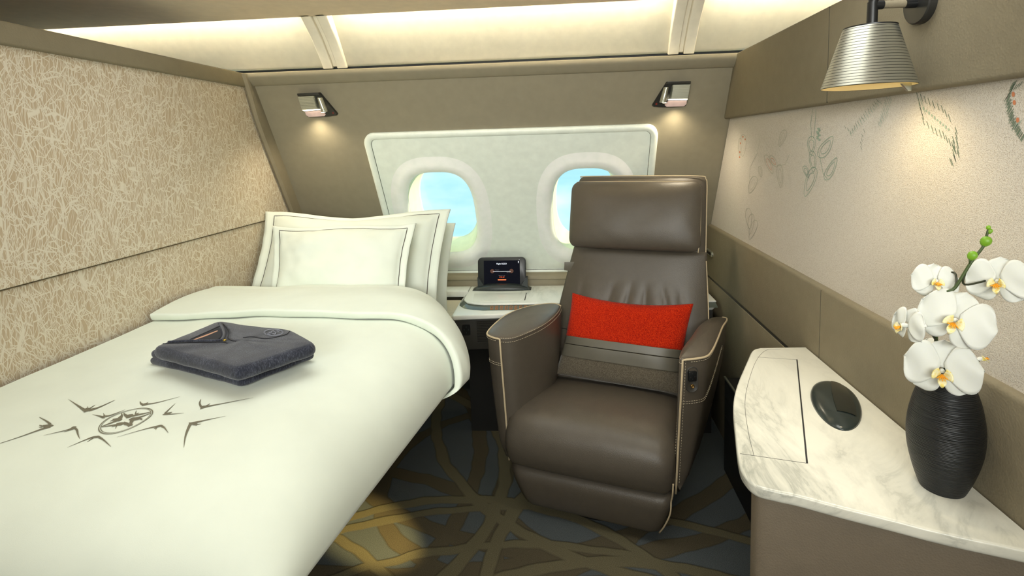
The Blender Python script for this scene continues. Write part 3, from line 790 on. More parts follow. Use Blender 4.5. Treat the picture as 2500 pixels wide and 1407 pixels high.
cs = lambda x, y, l=.0006: on_z(300+x*.263, 740+y*.263, zt+.0022+l)
bm = NB()
P_ = [(590, 350), (700, 300), (800, 255), (880, 215), (893, 225), (905, 250), (912, 285), (905, 318), (880, 340), (760, 345)]
bm.faces.new([bm.verts.new(cs(*p, .0002)) for p in P_]); fin('neck_opening', bm, M['jersey_in'], sh_, smooth=False)
bm = NB(); pstroke(bm, [(648, 345, 5), (760, 305, 9), (880, 258, 6)], lambda x, y: cs(x, y, .0006)); fin('neck_tape', bm, M['peach'], sh_, smooth=False)['label'] = 'peach neck tape'
bm = NB()
tube(bm, [cs(x, y, .001) for x, y in catmull2] if False else [cs(p.x, p.y, .0012) for p in catmull([(420, 362, 0), (600, 352, 0), (780, 350, 0), (900, 345, 0), (925, 330, 0), (940, 290, 0), (930, 240, 0), (905, 200, 0), (890, 190, 0)], 6)], .0028, 8)
fin('collar_band', bm, M['jersey'], sh_)
bm = NB()
for pth in ([(370, 378), (600, 370), (800, 368), (920, 365), (970, 375)], [(930, 195), (965, 235), (985, 280), (975, 325), (1010, 350), (1050, 355)], [(900, 200), (880, 225), (700, 305), (600, 350)], [(1115, 322), (1200, 315), (1330, 332), (1500, 298), (1550, 262)]):
    tube(bm, [cs(p.x, p.y, .0004) for p in catmull([(*q, 0) for q in pth], 6)], .0009, 6)
fin('seam_line', bm, M['seam'], sh_)['label'] = 'dark neckline and pocket seams'
bm = NB(); b0 = cs(945, 343, .002)
lathe(bm, [(.0001, -.002), (.0034, -.002), (.0038, 0), (.003, .0012), (.0001, .0014)], b0, 20); fin('button', bm, M['gold'], sh_)
bm = NB()
def es(x, y): # emblem on the pocket
    return cs(1398+(x-1198)*.335, 274+(y-336)*.31, .0004)
for b_ in birds[10:]:
    for st in b_: pstroke(bm, [(p[0], p[1], p[2]*.85) for p in st], es)
ecs = cs(1398, 272, .001)
for rr in (90, 82):
    pstroke(bm, [(1398+rr*math.cos(2*PI*k/24), 272+rr*.34*math.sin(2*PI*k/24), 2.5) for k in range(25)], lambda x, y: cs(x, y, .0004), 2)
fin('pocket_emblem', bm, M['grey_print'], sh_, smooth=False)['label'] = 'pale grey round swallow emblem'

# ------------------------------------------------------------------ armchair
TH = math.radians(-17.4); CO = (.0625, 1.63, 0)
ch = empty('armchair', CO, TH, 'brown leather swivel armchair with cream piping, facing the bed', 'armchair')
def LP(bm, *a, **k): return fin(*a, **k)
def cfin(name, bm, mat, **k): return fin(name, bm, mat, ch, local=True, **k)
# seat: cross-section swept sideways
def seat_sec(w):   # w 0 centre .. 1 edge, returns section (c,z)
    k = w**4
    pts = [(.40, .33), (.30, .352-.02*k), (.18, .372-.02*k), (.08, .378-.025*k), (.0, .366-.03*k), (-.05+.01*k, .325-.02*k), (-.068+.015*k, .27), (-.062+.015*k, .22), (-.035+.01*k, .184), (.05, .182), (.40, .19)]
    return catmull([(0, c, z) for c, z in pts], 4)
bm = NB(); rings = []
for i in range(25):
    s = -1+2*i/24; a = -.002+.270*s; w = abs(s)
    sec = seat_sec(w); shr = 0 if w < .93 else (w-.93)/.07
    wr = .004*noise.noise(Vector((s*3, 0, 3)))
    rings.append([(a, p.y+ (.012*shr if p.y < 0 else 0), p.z+.011*shr*(1-2*sstep(.19, .34, p.z))+wr*sstep(.28, .34, p.z)) for p in sec])
def endring(r, k, da): cy_ = sum(p[1] for p in r)/len(r); cz_ = sum(p[2] for p in r)/len(r); return [(p[0]+da, cy_+(p[1]-cy_)*k, cz_+(p[2]-cz_)*k) for p in r]
rings = [endring(rings[0], .4, -.006), endring(rings[0], .9, -.004)]+rings+[endring(rings[-1], .9, .004), endring(rings[-1], .4, .006)]
loft(bm, rings); cfin('seat', bm, M['chair'])
# leg rest
bm = NB(); rings = []
for i in range(21):
    s = -1+2*i/20; w = abs(s); sh = 0 if w < .92 else (w-.92)/.08
    def X_(z): q = (z-.035)/.14; return .006+s*(.212+.052*q**.8)
    pr = [(.10, .178), (.0, .180), (-.028, .174), (-.042, .15), (-.038, .11), (-.026, .06), (-.012, .038), (.02, .034), (.10, .036)]
    rings.append([(X_(max(.035, z)), c+.012*sh*(c < .05), z) for _, c, z in catmull([(0, c, z) for c, z in pr], 4)])
loft(bm, rings); cfin('leg_rest', bm, M['chair'])
bm = NB(); pth = [(.272, -.046, .235), (.271, -.048, .21), (.268, -.040, .185), (.265, -.034, .17), (.262, -.036, .13), (.245, -.024, .08), (.226, -.004, .036)]
tube(bm, catmull(pth, 6), .0025, 6); cfin('edge_piping', bm, M['piping'])['label'] = 'cream piping down the seat side'
bm = NB(); lathe(bm, [(.17, 0), (.17, .02), (.08, .03), (.08, .19)], (.0, .2, .001), 40); cfin('pedestal', bm, M['dark'])
# arms
def arm(side):
    if side < 0:
        out = [(-.296, -.001), (-.330, .006), (-.358, .033), (-.366, .12), (-.358, .214), (-.318, .312), (-.272, .362), (-.232, .384), (-.196, .362), (-.182, .30), (-.180, .23), (-.190, .155), (-.212, .089), (-.252, .015)]
    else:
        out = [(.296, .002), (.353, .035), (.372, .081), (.387, .184), (.400, .298), (.412, .37), (.402, .392), (.364, .378), (.329, .294), (.307, .175), (.288, .08), (.284, .012)]
    P = catmull([(*p, 0) for p in out], 5, closed=True)
    P = [(p.x, p.y) for p in P]
    # keep the front corner crisp
    P[0] = out[0]
    fc = Vector(out[0]); cx = sum(p[0] for p in P)/len(P); cy = sum(p[1] for p in P)/len(P)
    def rise(p): return .012*min(1, max(0, p[1]/.25))
    def shrink(p, z):
        # lower down the shell draws in towards the front inner corner
        q = (z-.18)/.42; q = max(0, min(1, q)); k = .30+.70*math.sin(q*PI/2)**.9
        if side < 0: k = .55+.45*math.sin(q*PI/2)**.8
        b_ = fc+Vector(((-.02*(1-q)*side), 0))
        v = Vector(p); r_ = b_+(v-fc)*k; return (r_.x, r_.y)
    bm = NB(); rings = []
    for i in range(15):
        z = .175+.425*i/14; ring = []
        ins = .012 if i == 0 else (.004 if i == 1 else 0)
        Q = [shrink(p, z) for p in P]
        if ins: Q = offset_poly(Q, ins)
        bul = .006*math.sin((z-.175)/.425*PI)
        ring = [(q[0]+bul*(1 if q[0] > cx else -1)*0, q[1], z+(rise(p) if i == 14 else rise(p)*(i/14)**3)) for q, p in zip(Q, P)]
        rings.append(ring)
    loft(bm, rings, cap1=False); shell = cfin('arm_shell', bm, M['chair'])
    # pad
    bm = NB(); rings = []
    for k in range(9):
        a = PI/2*k/8; s_ = math.cos(a); 
        rings.append([(cx+(p[0]-cx)*(s_ if k else 1), cy+(p[1]-cy)*(s_ if k else 1), .600+rise(p)*s_+.012*(1-s_)+.014*math.sin(a)) for p in P])
    rings[-1] = [(cx+(p[0]-cx)*.02, cy+(p[1]-cy)*.02, .626) for p in P]
    loft(bm, rings, cap0=False); cfin('arm_pad', bm, M['chair_pad'])
    # piping: outer run on the rim, then down the front corner
    n = len(P)
    if side < 0: idx = list(range(0, 41))
    else: idx = list(range(0, 32))
    rim = [(P[i][0], P[i][1]-.001, .601+rise(P[i])) for i in idx]
    z_ = [.60-.425*i/14 for i in range(15)]
    front = [(*shrink(out[0], z), z) for z in z_]; front = [(p[0]-.001*side, p[1]-.003, p[2]) for p in front]
    bm = NB(); tube(bm, front[::-1]+rim[1:], .0034, 8); cfin('piping', bm, M['piping'])['label'] = 'cream piping round the arm'
    bm = NB()
    for o_ in (-.008, .008):
        dashes(bm, [(p[0]+o_, p[1]-.0005+abs(o_)*.25+ (.004 if (o_*side) < 0 else .0035), p[2]) for p in front[:-1]], .005, .004, .0007)
    inner = [(P[i % n][0]+.0003, P[i % n][1], .594+rise(P[i % n])) for i in range(len(idx)-1, n+1)]
    dashes(bm, [((x-cx)*1.008+cx, (y-cy)*1.008+cy, z-.004) for x, y, z in inner], .005, .003, .0007)
    dashes(bm, [((x-cx)*.985+cx, (y-cy)*.985+cy, z+.008) for x, y, z in inner], .005, .003, .0007)
    dashes(bm, [((x-cx)*1.006+cx, (y-cy)*1.006+cy, z-.008) for x, y, z in rim[2:14]], .005, .003, .0007)
    # low cross seam
    zz = .47 if side > 0 else .515
    seam = []
    for i in list(range(0, 22 if side > 0 else 12)):
        q = shrink(P[i], zz); t_ = i/22
        z2 = zz + (.13*max(0, t_-.35)**1.2 if side > 0 else .0)
        q = shrink(P[i], z2); seam.append(((q[0]-cx)*1.006+cx, (q[1]-cy)*1.006+cy, z2))
    dashes(bm, seam, .005, .003, .0007); dashes(bm, [(x, y, z-.007) for x, y, z in seam], .005, .003, .0007)
    cfin('stitching', bm, M['thread'])['label'] = 'cream stitching along the arm seams'
    return P, shrink
PL, _ = arm(-1); PR, shr = arm(1)
# socket panel on the right arm's front face
a0 = Vector((*shr((.296, .002), .53), .53)); a1 = Vector((*shr((.353, .035), .53), .53)); ux = (a1-a0).normalized(); nn_ = Vector((ux.y, -ux.x, 0))
cc = a0+ux*.030+Vector((0, 0, .008))
def facep(u, v, d): return cc+ux*u+Vector((0, 0, v))+nn_*d
bm = NB(); P_ = rrect(-.017, .017, -.038, .038, .016, 6)
loft(bm, [[facep(u, v, .001) for u, v in offset_poly(P_, -.0025)], [facep(u, v, .006) for u, v in offset_poly(P_, -.001)], [facep(u, v, .006) for u, v in P_], [facep(u, v, .003) for u, v in offset_poly(P_, .002)]]); sp_ = cfin('socket_panel', bm, M['darkgrey'])
bm = NB(); P2 = [(u, v+.011) for u, v in rrect(-.0125, .0125, -.0155, .0155, .004, 4)]
loft(bm, [[facep(u, v, .003) for u, v in P2], [facep(u, v, .0075) for u, v in P2], [facep(u, v, .008) for u, v in offset_poly(P2, .001)]])
WM[sp_.name] = Matrix.Identity(4); fin('power_socket', bm, M['black'], sp_, local=True)
bm = NB()
for u, v in ((0, .019), (-.007, .009), (.007, .009), (0, .002)): loft(bm, [[facep(u+.0015*math.cos(k), v+.0015*math.sin(k), d) for k in range(6)] for d in (.0075, .0083)])
fin('socket_hole', bm, M['dark'], sp_, local=True)
bm = NB(); loft(bm, [[facep(.006*math.cos(2*PI*k/16)*s_, -.020+.006*math.sin(2*PI*k/16)*s_, d) for k in range(16)] for s_, d in ((1, .003), (1, .008), (.6, .009), (.55, .006))]); fin('headphone_jack', bm, M['brass'], sp_, local=True)
# back
def bc(z): return .335+.262*(z-.33)         # front plane of the backrest
def bw(z):   # left, right edges (shell)
    if z > .85: return -.185+.010*max(0, (z-1.06)/.05), .338
    q = (z-.33)/.5
    return -.235+.068*max(0, (z-.50)/.33)**1.1, .352-.012*max(0, (z-.55)/.28)
bm = NB(); rings = []
zl = [.30+.53*i/44 for i in range(45)]
for z in zl:
    l, r_ = bw(z); ring = []; c0 = bc(z); n = 60
    q = (z-.30)/.53; th_ = .035*math.sin(min(1, q*1.0)*PI)**.5 if 0 < q < 1 else 0
    for k in range(n+1):
        s = k/n; e = 1-abs(2*s-1)**4
        wr = .0
        # gathered creases running up from the cushion
        if z < .72: wr = .013*(abs(math.sin(s*21+3*noise.noise(Vector((s*4, z*5, 0)))+(s-.5)*(z-.6)*22))**.5-.6)*math.exp(-((z-.635)/.065)**2)*e
        ring.append((l+(r_-l)*s, c0-.02*e-th_*e*.5-wr, z))
    for k in range(n+1):
        s = 1-k/n; ring.append((l+.006+(r_-l-.012)*s, c0+(.045 if z < .58 else .045+.04*min(1, (z-.58)/.1))-.02*abs(2*s-1)**3, z))
    rings.append(ring)
loft(bm, rings); cfin('backrest', bm, M['chair'])
# head rest shell and cushion
bm = NB(); rings = []
def hshell(a0_, a1_, z0, z1, c_f, c_b, r, mat, name, bulge=0, pil=True):
    bm = NB(); nz, na = 26, 34; am = (a0_+a1_)/2; hw = (a1_-a0_)/2; hz = (z1-z0)/2; rc = .034 if bulge else .026
    def fr(u, v, sg):
        cvv = math.sin((2*v-1)*PI/2); cu = math.sin((2*u-1)*PI/2); z = (z0+z1)/2+hz*cvv
        ex_ = max(0, hz*abs(cvv)-(hz-rc)); hwz = hw-rc+math.sqrt(max(0, rc*rc-ex_*ex_)); a = am+hwz*cu
        edge = ((1-abs(cu)**(4.5 if bulge else 6))*(1-abs(cvv)**(2.6 if bulge else 8)))**.5 if abs(cu) < 1 and abs(cvv) < 1 else 0
        edge = max(edge, 0.0); c = bc(z)
        wr = .0022*noise.noise(Vector((u*9, v*5, 8)))*edge
        if sg > 0: return Vector((a, c+c_f+(c_b-c_f)*.45-((c_b-c_f)*.45+bulge)*edge+wr, z))
        return Vector((a, c+c_f+(c_b-c_f)*.45+(c_b-c_f)*.55*edge, z))
    A = grid(bm, lambda u, v: fr(u, v, 1), na, nz); B = grid(bm, lambda u, v: fr(u, v, -1), na, nz)
    bmesh.ops.remove_doubles(bm, verts=bm.verts[:], dist=1e-5)
    return cfin(name, bm, mat, sub=1)
hshell(-.168, .338, .80, 1.108, -.012, .075, .02, M['chair'], 'headrest_shell')
hshell(-.176, .322, .838, 1.092, -.085, .0, .02, M['chair'], 'headrest_cushion', bulge=.012)
bm = NB(); pth = [(.333, bc(z)+.012, z) for z in (.80, .9, 1.0, 1.07)]+[(.328, bc(1.1)+.01, 1.095), (.30, bc(1.1)+.01, 1.106), (.08, bc(1.1)+.01, 1.108), (-.135, bc(1.1)+.01, 1.107), (-.155, bc(1.1)+.012, 1.102)]
tube(bm, [(x+.003 if x > .31 else x, y-.002, z+.002) for x, y, z in [tuple(p) for p in catmull(pth, 5)]], .0022, 6)
pth = [(.350, bc(z)+.0, z) for z in (.40, .5, .6)]+[(.345, bc(.7)-.0, .7), (.338, bc(.80), .80)]
tube(bm, catmull(pth, 5), .0022, 6); cfin('piping', bm, M['piping'])['label'] = 'cream piping along the back shell'
bm = NB(); pth = [(.312, bc(.84)-.05, .838), (.318, bc(.9)-.055, .90), (.318, bc(1)-.055, 1.0), (.316, bc(1.06)-.05, 1.06), (.300, bc(1.09)-.045, 1.085), (.25, bc(1.09)-.045, 1.091), (.05, bc(1.09)-.045, 1.0925), (-.13, bc(1.09)-.045, 1.091), (-.158, bc(1.09)-.043, 1.087)]
tube(bm, catmull(pth, 5), .0018, 6); cfin('piping', bm, M['piping'])['label'] = 'cream piping round the headrest cushion'
bm = NB(); q = on_y(1384, 660, 2.12); 
P_ = [(1378, 640), (1402, 640), (1400, 664), (1377, 660)]
loft(bm, [[WM[ch.name].inverted() @ (on_y(*p, 2.10)+Vector((0, d, 0))) for p in P_] for d in (0, .004)]); cfin('fabric_tag', bm, M['strap'], bevel=.001)
bm = NB()
def zc(t_): return t_
tube(bm, [(-.238, bc(.52)-.01, .525), (-.15, bc(.52)-.03, .522), (.0, bc(.52)-.035, .52)], .0015, 6); cfin('seam_line', bm, M['dark'])

# lumbar cushion: red top, banded middle, suede bottom -------------
Minv = WM[ch.name].inverted(); Mch = WM[ch.name]
def lp(px, py, c0, z0, k):       # unproject onto a leaning plane in chair coordinates
    o_ = Minv @ CAM; d_ = (Minv.to_3x3()) @ ray(px, py); t_ = (c0-k*z0-o_.y+k*o_.z)/(d_.y-k*d_.z); return o_+d_*t_
cu = empty('lumbar_cushion', Mch @ Vector((.03, .27, .37)), TH, 'red and taupe rectangular cushion leaning on the armchair backrest', 'cushion')
WM[cu.name] = Matrix.Translation(Mch @ Vector((.03, .27, .37))) @ Matrix.Rotation(TH, 4, 'Z')
cTL, cTR, cBR, cBL = lp(1404, 716, .30, .45, .35), lp(1686, 741, .30, .45, .35), lp(1650, 962, .30, .45, .35), lp(1362, 914, .30, .45, .35)
nrm = Vector((0, -1, .35)).normalized()
def cpt(u, v, sg, ex=0):
    p = cBL.lerp(cBR, u).lerp(cTL.lerp(cTR, u), v); x, y = 2*u-1, 2*v-1
    h = ((1-abs(x)**3.2)*(1-abs(y)**3.2))**.6 if abs(x) < 1 and abs(y) < 1 else 0
    p += (cTL-cBL).normalized()*(-.022*(1-x*x)*(max(0, y))**3+.010*(1-x*x)*max(0, -y)**3*0)
    p += (cBR-cBL).normalized()*(.010*x*y*y)
    return p+nrm*sg*(h*.042+.002+ex)+nrm*.004*noise.noise(Vector((u*4, v*4, 1)))
def vb(u): return .42  # boundary of the red
def part(name, v0, v1, mat, ex=0):
    bm = NB(); nu, nv = 40, 18
    A = grid(bm, lambda u, v: Mch @ cpt(u, v0+(v1-v0)*v, 1, ex), nu, nv); B = grid(bm, lambda u, v: Mch @ cpt(u, v0+(v1-v0)*v, -1, ex), nu, nv)
    for i in range(nu): bm.faces.new((A[i][0], A[i+1][0], B[i+1][0], B[i][0])); bm.faces.new((A[i][nv], A[i+1][nv], B[i+1][nv], B[i][nv]))
    for j in range(nv): bm.faces.new((A[0][j], A[0][j+1], B[0][j+1], B[0][j])); bm.faces.new((A[nu][j], A[nu][j+1], B[nu][j+1], B[nu][j]))
    return fin(name, bm, mat, cu)
part('red_panel', .47, 1, M['red'])['label'] = 'red wool upper panel'
part('leather_band', .385, .475, M['strap'], .0045)['label'] = 'upper taupe leather band'
part('leather_band', .235, .378, M['strap'], .004)['label'] = 'lower taupe leather band'
part('suede_panel', 0, .24, M['suede'])['label'] = 'taupe suede lower panel'

# ------------------------------------------------------------------ window console
cons = empty('window_console', (.1, 2.3, 0), 0, 'white marble topped console with slatted door beneath the windows', 'console')
zl_ = .548
CF = [(-.468, 2.088), (-.455, 2.075), (.0, 2.125), (.60, 2.18), (.630, 2.20), (.630, 2.478), (-.553, 2.478), (-.545, 2.38)]
bm = NB()
q_ = [on_z(1103, 770, .553), on_z(1123, 736, .553), on_z(1136, 720, .553), on_z(1148, 702, .553)]
poly = [(q_[0].x, q_[0].y), (q_[0].x+.012, q_[0].y-.010), (.05, 2.158), (.615, 2.215), (.63, 2.235), (.63, 2.478), (q_[3].x, 2.476), (q_[2].x, q_[2].y), (q_[1].x, q_[1].y)]
slab(bm, poly, .533, .553, .005); fin('lower_marble_shelf', bm, M['marble2'], cons, auto=50)
top = [on_z(1131, 742, ZC), on_z(1135, 747, ZC), on_z(1150, 742, ZC), on_z(1165, 743, ZC)]
tq = [on_z(x, y, ZC) for x, y in [(1146, 708), (1134, 727), (1133, 732), (1140, 737.5), (1157, 740.5), (1182, 742), (1368, 739.5)]]
P_ = [(.63, 2.478), (-.447, 2.478)]+[(p.x, p.y) for p in tq]+[(.63, tq[-1].y+(tq[-1].y-tq[-2].y)/(tq[-1].x-tq[-2].x)*(.63-tq[-1].x))]
bm = NB(); slab(bm, P_, ZC-.008, ZC, .0035); fin('marble_top', bm, M['marble2'], cons, auto=50)
bm = NB(); Po = [(x-.002, y-.026) if y < 2.3 else (x-.016, y) for x, y in P_]; Po[0] = P_[0]; Po[1] = (P_[1][0]-.003, P_[1][1]); Po[-1] = (.63, P_[-1][1]-.026)
Po[3] = (P_[3][0]-.020, P_[3][1]-.008); Po[4] = (P_[4][0]-.018, P_[4][1]-.018); Po[5] = (P_[5][0]-.010, P_[5][1]-.024)
loft(bm, [[(x, y, .5535) for x, y in Po], [(x, y, ZC-.008) for x, y in offset_poly(P_, .002)]]); gb = fin('glass_band', bm, M['slot'], cons, auto=50)
bm = NB(); e0 = Vector(Po[-2]); e1_ = Vector(Po[-1]); f0 = Vector(P_[-2]); f1 = Vector(P_[-1])
for k in range(11):
    x = on_z(1204+k*11.5, 745, .56).x
    def bp(dx, v):
        a = e0+(e1_-e0)*((x+dx-e0.x)/(e1_.x-e0.x)); b_ = f0+(f1-f0)*((x+dx-f0.x)/(f1.x-f0.x))
        p = Vector((a.x, a.y, .5535)).lerp(Vector((b_.x, b_.y, ZC-.008)), v); return p+Vector((0, -.0006, .0006))
    for q, (u0, u1, v0, v1) in enumerate([(-.006, .005, .80, .88), (-.006, .005, .16, .24), (-.006, -.0048, .2, .84), (.0038, .005, .2, .84), (-.003, -.001, .56, .70), (.0, .002, .36, .50), (-.003, -.001, .34, .44)]):
        if q > 3 and (k*7+q*3) % 4 == 0: continue
        bm.faces.new([bm.verts.new(bp(u, v)) for u, v in ((u0, v0), (u1, v0), (u1, v1), (u0, v1))])
fin('orange_legend', bm, M['orange'], gb, smooth=False)['label'] = 'row of small orange symbols'
bm = NB(); P2 = [(-.398, 2.225), (-.19, 2.238), (-.165, 2.36), (-.41, 2.35)]
slab(bm, P2, ZC-.001, ZC+.0008, .0004); lid = fin('lid', bm, M['marble2'], cons)
bm = NB(); tube(bm, [on_z(1281, 733, ZC+.001), on_z(1285, 716, ZC+.001)], .0016, 6); fin('lid_slot', bm, M['dark'], lid)
bm = NB(); slab(bm, [(-.448, 2.478), (-.448, 2.395), (XL+.03, 2.395), (XL+.03, 2.478)][::-1], .545, ZC+.001, .004); fin('ledge', bm, M['marble2'], cons, auto=50)
# cabinet body, angled like the shelf's front edge
fa = Vector((-.457, 2.125)); fb = Vector((.62, 2.228)); fd_ = (fb-fa).normalized(); fn_ = Vector((fd_.y, -fd_.x))
def cp(u, z, d=0): v = fa+fd_*u+fn_*d; return Vector((v.x, v.y, z))
bm = NB(); w_ = (fb-fa).length
box_pts = [(cp(0, 0).x, cp(0, 0).y), (cp(w_, 0).x, cp(w_, 0).y), (.625, 2.47), (-.44, 2.47)]
slab(bm, box_pts, .395, .533, .006); fin('cabinet_body', bm, M['darkgrey'], cons, auto=50)
bm = NB(); box(bm, -.42, .61, 2.2, 2.46, 0, .395); fin('plinth', bm, M['dark'], cons, smooth=False)
bm = NB()
loft(bm, [[cp(u, z, d) for u, z in rrect(.085, .50, .425, .522, .004, 3)] for d in (-.002, .0015)]); dr = fin('tambour_door', bm, M['darkgrey'], cons, auto=40)
bm = NB()
for k in range(13): z = .436+k*.0068; tube(bm, [cp(.09, z, .0025), cp(.495, z, .0025)], .0026, 8)
fin('slat', bm, M['darkgrey'], dr)['kind'] = 'stuff'
bm = NB(); tube(bm, [cp(.155, .429, .004), cp(.21, .429, .004)], .004, 8); fin('handle', bm, M['black'], dr)
bm = NB(); P_ = rrect(.028, .062, .462, .507, .006, 4)
loft(bm, [[cp(u, z, d) for u, z in P_] for d in (-.001, .003)]); so = fin('power_socket', bm, M['black'], cons, auto=40)
bm = NB()
for u, z in ((.045, .497), (.036, .485), (.054, .485), (.045, .473)): box(bm, -.002, .002, -.0005, .0012, -.003, .003, M4=Matrix.Translation(cp(u, z, .0035)))
fin('socket_hole', bm, M['dock'], so, smooth=False)
# beige arm rest end beside the bed
bm = NB(); q = [on_z(1078, 731, .60), on_z(1111, 731, .60), on_z(1099, 752, .60), on_z(1078, 775, .60)]
slab(bm, [(-.60, 2.03), (-.485, 2.03), (-.462, 2.14), (-.462, 2.335), (-.475, 2.36), (-.60, 2.36)], .46, .5445, .006); tag(fin('bedside_block', bm, M['beige'], auto=50), 'beige plastic block between the bed head and the console', 'armrest')

# tablet and its dock --------------------------------------------
dk = empty('tablet_dock', (-.285, 2.33, ZC), 0, 'dark wedge shaped tablet dock standing on the window console', 'dock')
dk0 = [on_z(1148, 708, ZC), on_z(1218, 712, ZC), on_z(1291, 708, ZC)]
bm = NB(); rings = []
for k in range(17):
    s = -1+2*k/16; x = -.291+.137*s; h = .027*(1-abs(s)**2.6)**.7+.001; y0 = 2.400-.014*(1-s*s); y1 = 2.452
    ring = []
    for j in range(13):
        a = PI*j/12; ring.append((x, (y0+y1)/2-(y1-y0)/2*math.cos(a), ZC+h*math.sin(a)**.7))
    rings.append(ring)
loft(bm, rings); fin('dock_base', bm, M['dock'], dk)
for sx_, u in ((-1, -.392), (1, -.182)):
    bm = NB(); tri = [(u-.012*sx_*-1*0-.014, ZC+.008), (u+.014, ZC+.008), (u+.002*sx_+.011*(1 if sx_ > 0 else -.6), ZC+.055), (u+sx_*.010, ZC+.06)]
    tri = [(u+sx_*.012, ZC+.005), (u-sx_*.034, ZC+.005), (u-sx_*.012, ZC+.028), (u+sx_*.004, ZC+.055), (u+sx_*.012, ZC+.058)]
    loft(bm, [[(a, 2.412+d, z) for a, z in tri] for d in (0, .03)]); fin('side_grip', bm, M['dock'], dk, auto=40)
tb = empty('tablet', (-.291, 2.43, ZC+.02), 0, 'black tablet with flight screen leaning in the dock under the windows', 'tablet')
lean = .16
def tbp(x, v, d): return Vector((-.291+x, 2.424+v*lean+d, ZC+.009+v*.96))
bm = NB(); P_ = rrect(-.113, .113, -.004, .142, .020, 6)
loft(bm, [[tbp(x, v, d) for x, v in (offset_poly(P_, i_) if i_ else P_)] for d, i_ in ((0, .002), (.001, 0), (.008, 0), (.010, .003))]); fin('tablet_body', bm, M['black'], tb, auto=40)
bm = NB(); bm.faces.new([bm.verts.new(tbp(x, v, -.0005)) for x, v in rrect(-.085, .085, .012, .128, .002, 2)]); scr = fin('screen', bm, M['screen'], tb, smooth=False)
def text(s, x, v, size, mat, parent, name='screen_text'):
    cu_ = bpy.data.curves.new('t', 'FONT'); cu_.body = s; cu_.size = size; cu_.align_x = 'CENTER'; cu_.align_y = 'CENTER'; cu_.extrude = .0001
    to = bpy.data.objects.new('t', cu_); COL.objects.link(to); dg = bpy.context.evaluated_depsgraph_get(); dg.update()
    me = bpy.data.meshes.new_from_object(to.evaluated_get(dg)); bpy.data.objects.remove(to)
    for vt in me.vertices: vt.co = tbp(x+vt.co.x, v+vt.co.y, -.0012)
    me.transform(WM[tb.name].inverted()); me.materials.clear(); me.materials.append(mat)
    o = bpy.data.objects.new(name, me); COL.objects.link(o); o.parent = parent; return o
text('Flight SQ221', 0, .112, .0095, M['scr_white'], scr)
text('Singapore', -.022, .083, .005, M['scr_dim'], scr); text('6:05 PM', .030, .070, .0045, M['scr_dim'], scr)
text('Flight time to go', 0, .056, .0045, M['scr_dim'], scr); text('07:55 AM', 0, .048, .006, M['scr_orange'], scr)
text('•', .083, .130, .006, M['scr_white'], scr)
bm = NB(); box(bm, -.042, .042, -.0012, -.0008, -.0005, .0005, M4=Matrix.Translation(tbp(0, .076, 0))); fin('route_line', bm, M['scr_white'], scr, smooth=False)
for x in (-.045, .045):
    bm = NB(); loft(bm, [[tbp(x+r_*math.cos(2*PI*k/20), .077+r_*math.sin(2*PI*k/20), -.0009) for k in range(20)] for r_ in (.010, .001)]); fin('globe_glow', bm, M['scr_glow'], scr, smooth=False)
bm = NB(); bm.faces.new([bm.verts.new(tbp(x, v, -.001)) for x, v in rrect(-.020, .020, .033, .038, .002, 3)]); fin('orange_button', bm, M['scr_orange'], scr, smooth=False)
bm = NB(); 
for v in (.122, .116): box(bm, -.002, .002, -.001, -.0006, -.0015, .0015, M4=Matrix.Translation(tbp(.079, v, 0)))
fin('status_icon', bm, M['scr_white'], scr, smooth=False)

# ------------------------------------------------------------------ side desk
desk = empty('side_desk', (.52, 1.05, 0), 0, 'white marble side desk with curved edge and leather base by right wall', 'desk')
ZD = .685
edge = [(.632, 1.429), (.52, 1.424), (.495, 1.405), (.46, 1.34), (.39, 1.201), (.351, 1.104), (.320, .992), (.298, .905), (.294, .867), (.303, .838), (.330, .824), (.361, .813), (.411, .789), (.473, .762), (.529, .737), (.610, .709)]
E_ = catmull([(*p, 0) for p in edge[1:]], 5)
P_ = [(.643, 1.429)]+[(p.x, p.y) for p in E_]+[(.643, .698)]
bm = NB(); slab(bm, P_, ZD-.022, ZD, .0045, 4, rb=.008); mt = fin('marble_top', bm, M['marble'], desk, auto=60)
Pb = [(.643, 1.40), (.56, 1.40), (.44, 1.22), (.375, 1.05), (.328, .925), (.318, .885), (.326, .862), (.37, .842), (.42, .82), (.48, .793), (.55, .763), (.643, .728)]
Pc = catmull([(*p, 0) for p in Pb[1:-1]], 4)
Pb = [(.643, 1.40)]+[(p.x, p.y) for p in Pc]+[(.643, .728)]
bm = NB(); slab(bm, Pb, 0, ZD-.022, .002); fin('leather_base', bm, M['desk_l'], desk, auto=60)
bm = NB()
lidp = [(.585, 1.348), (.412, .900), (.322, .925)]
r = [(.4795, 1.366)]+[(x+.020, y-.006) for x, y in [(.453, 1.31), (.39, 1.181), (.353, 1.094), (.324, .99), (.302, .92)]]
def ln_(pts, w, mat, nm):
    bm = NB(); tube(bm, [(x, y, ZD-.0002) for x, y in pts], w, 6); return fin(nm, bm, mat, mt)
ln_([(.583, 1.343), (.412, .900)], .0016, M['dark'], 'lid_gap')
inl = catmull([(.57, 1.412, 0), (.53, 1.405, 0), (.478, 1.332, 0), (.412, 1.197, 0), (.374, 1.10, 0), (.345, .992, 0), (.330, .921, 0)], 5)
ln_([(p.x, p.y) for p in inl], .0005, M['groove'], 'inlay_line')
ln_([(.3075, .9265), (.330, .921), (.412, .900)], .0006, M['groove'], 'lid_line'); ln_([(.583, 1.343), (.492, 1.36)], .0005, M['groove'], 'lid_line')
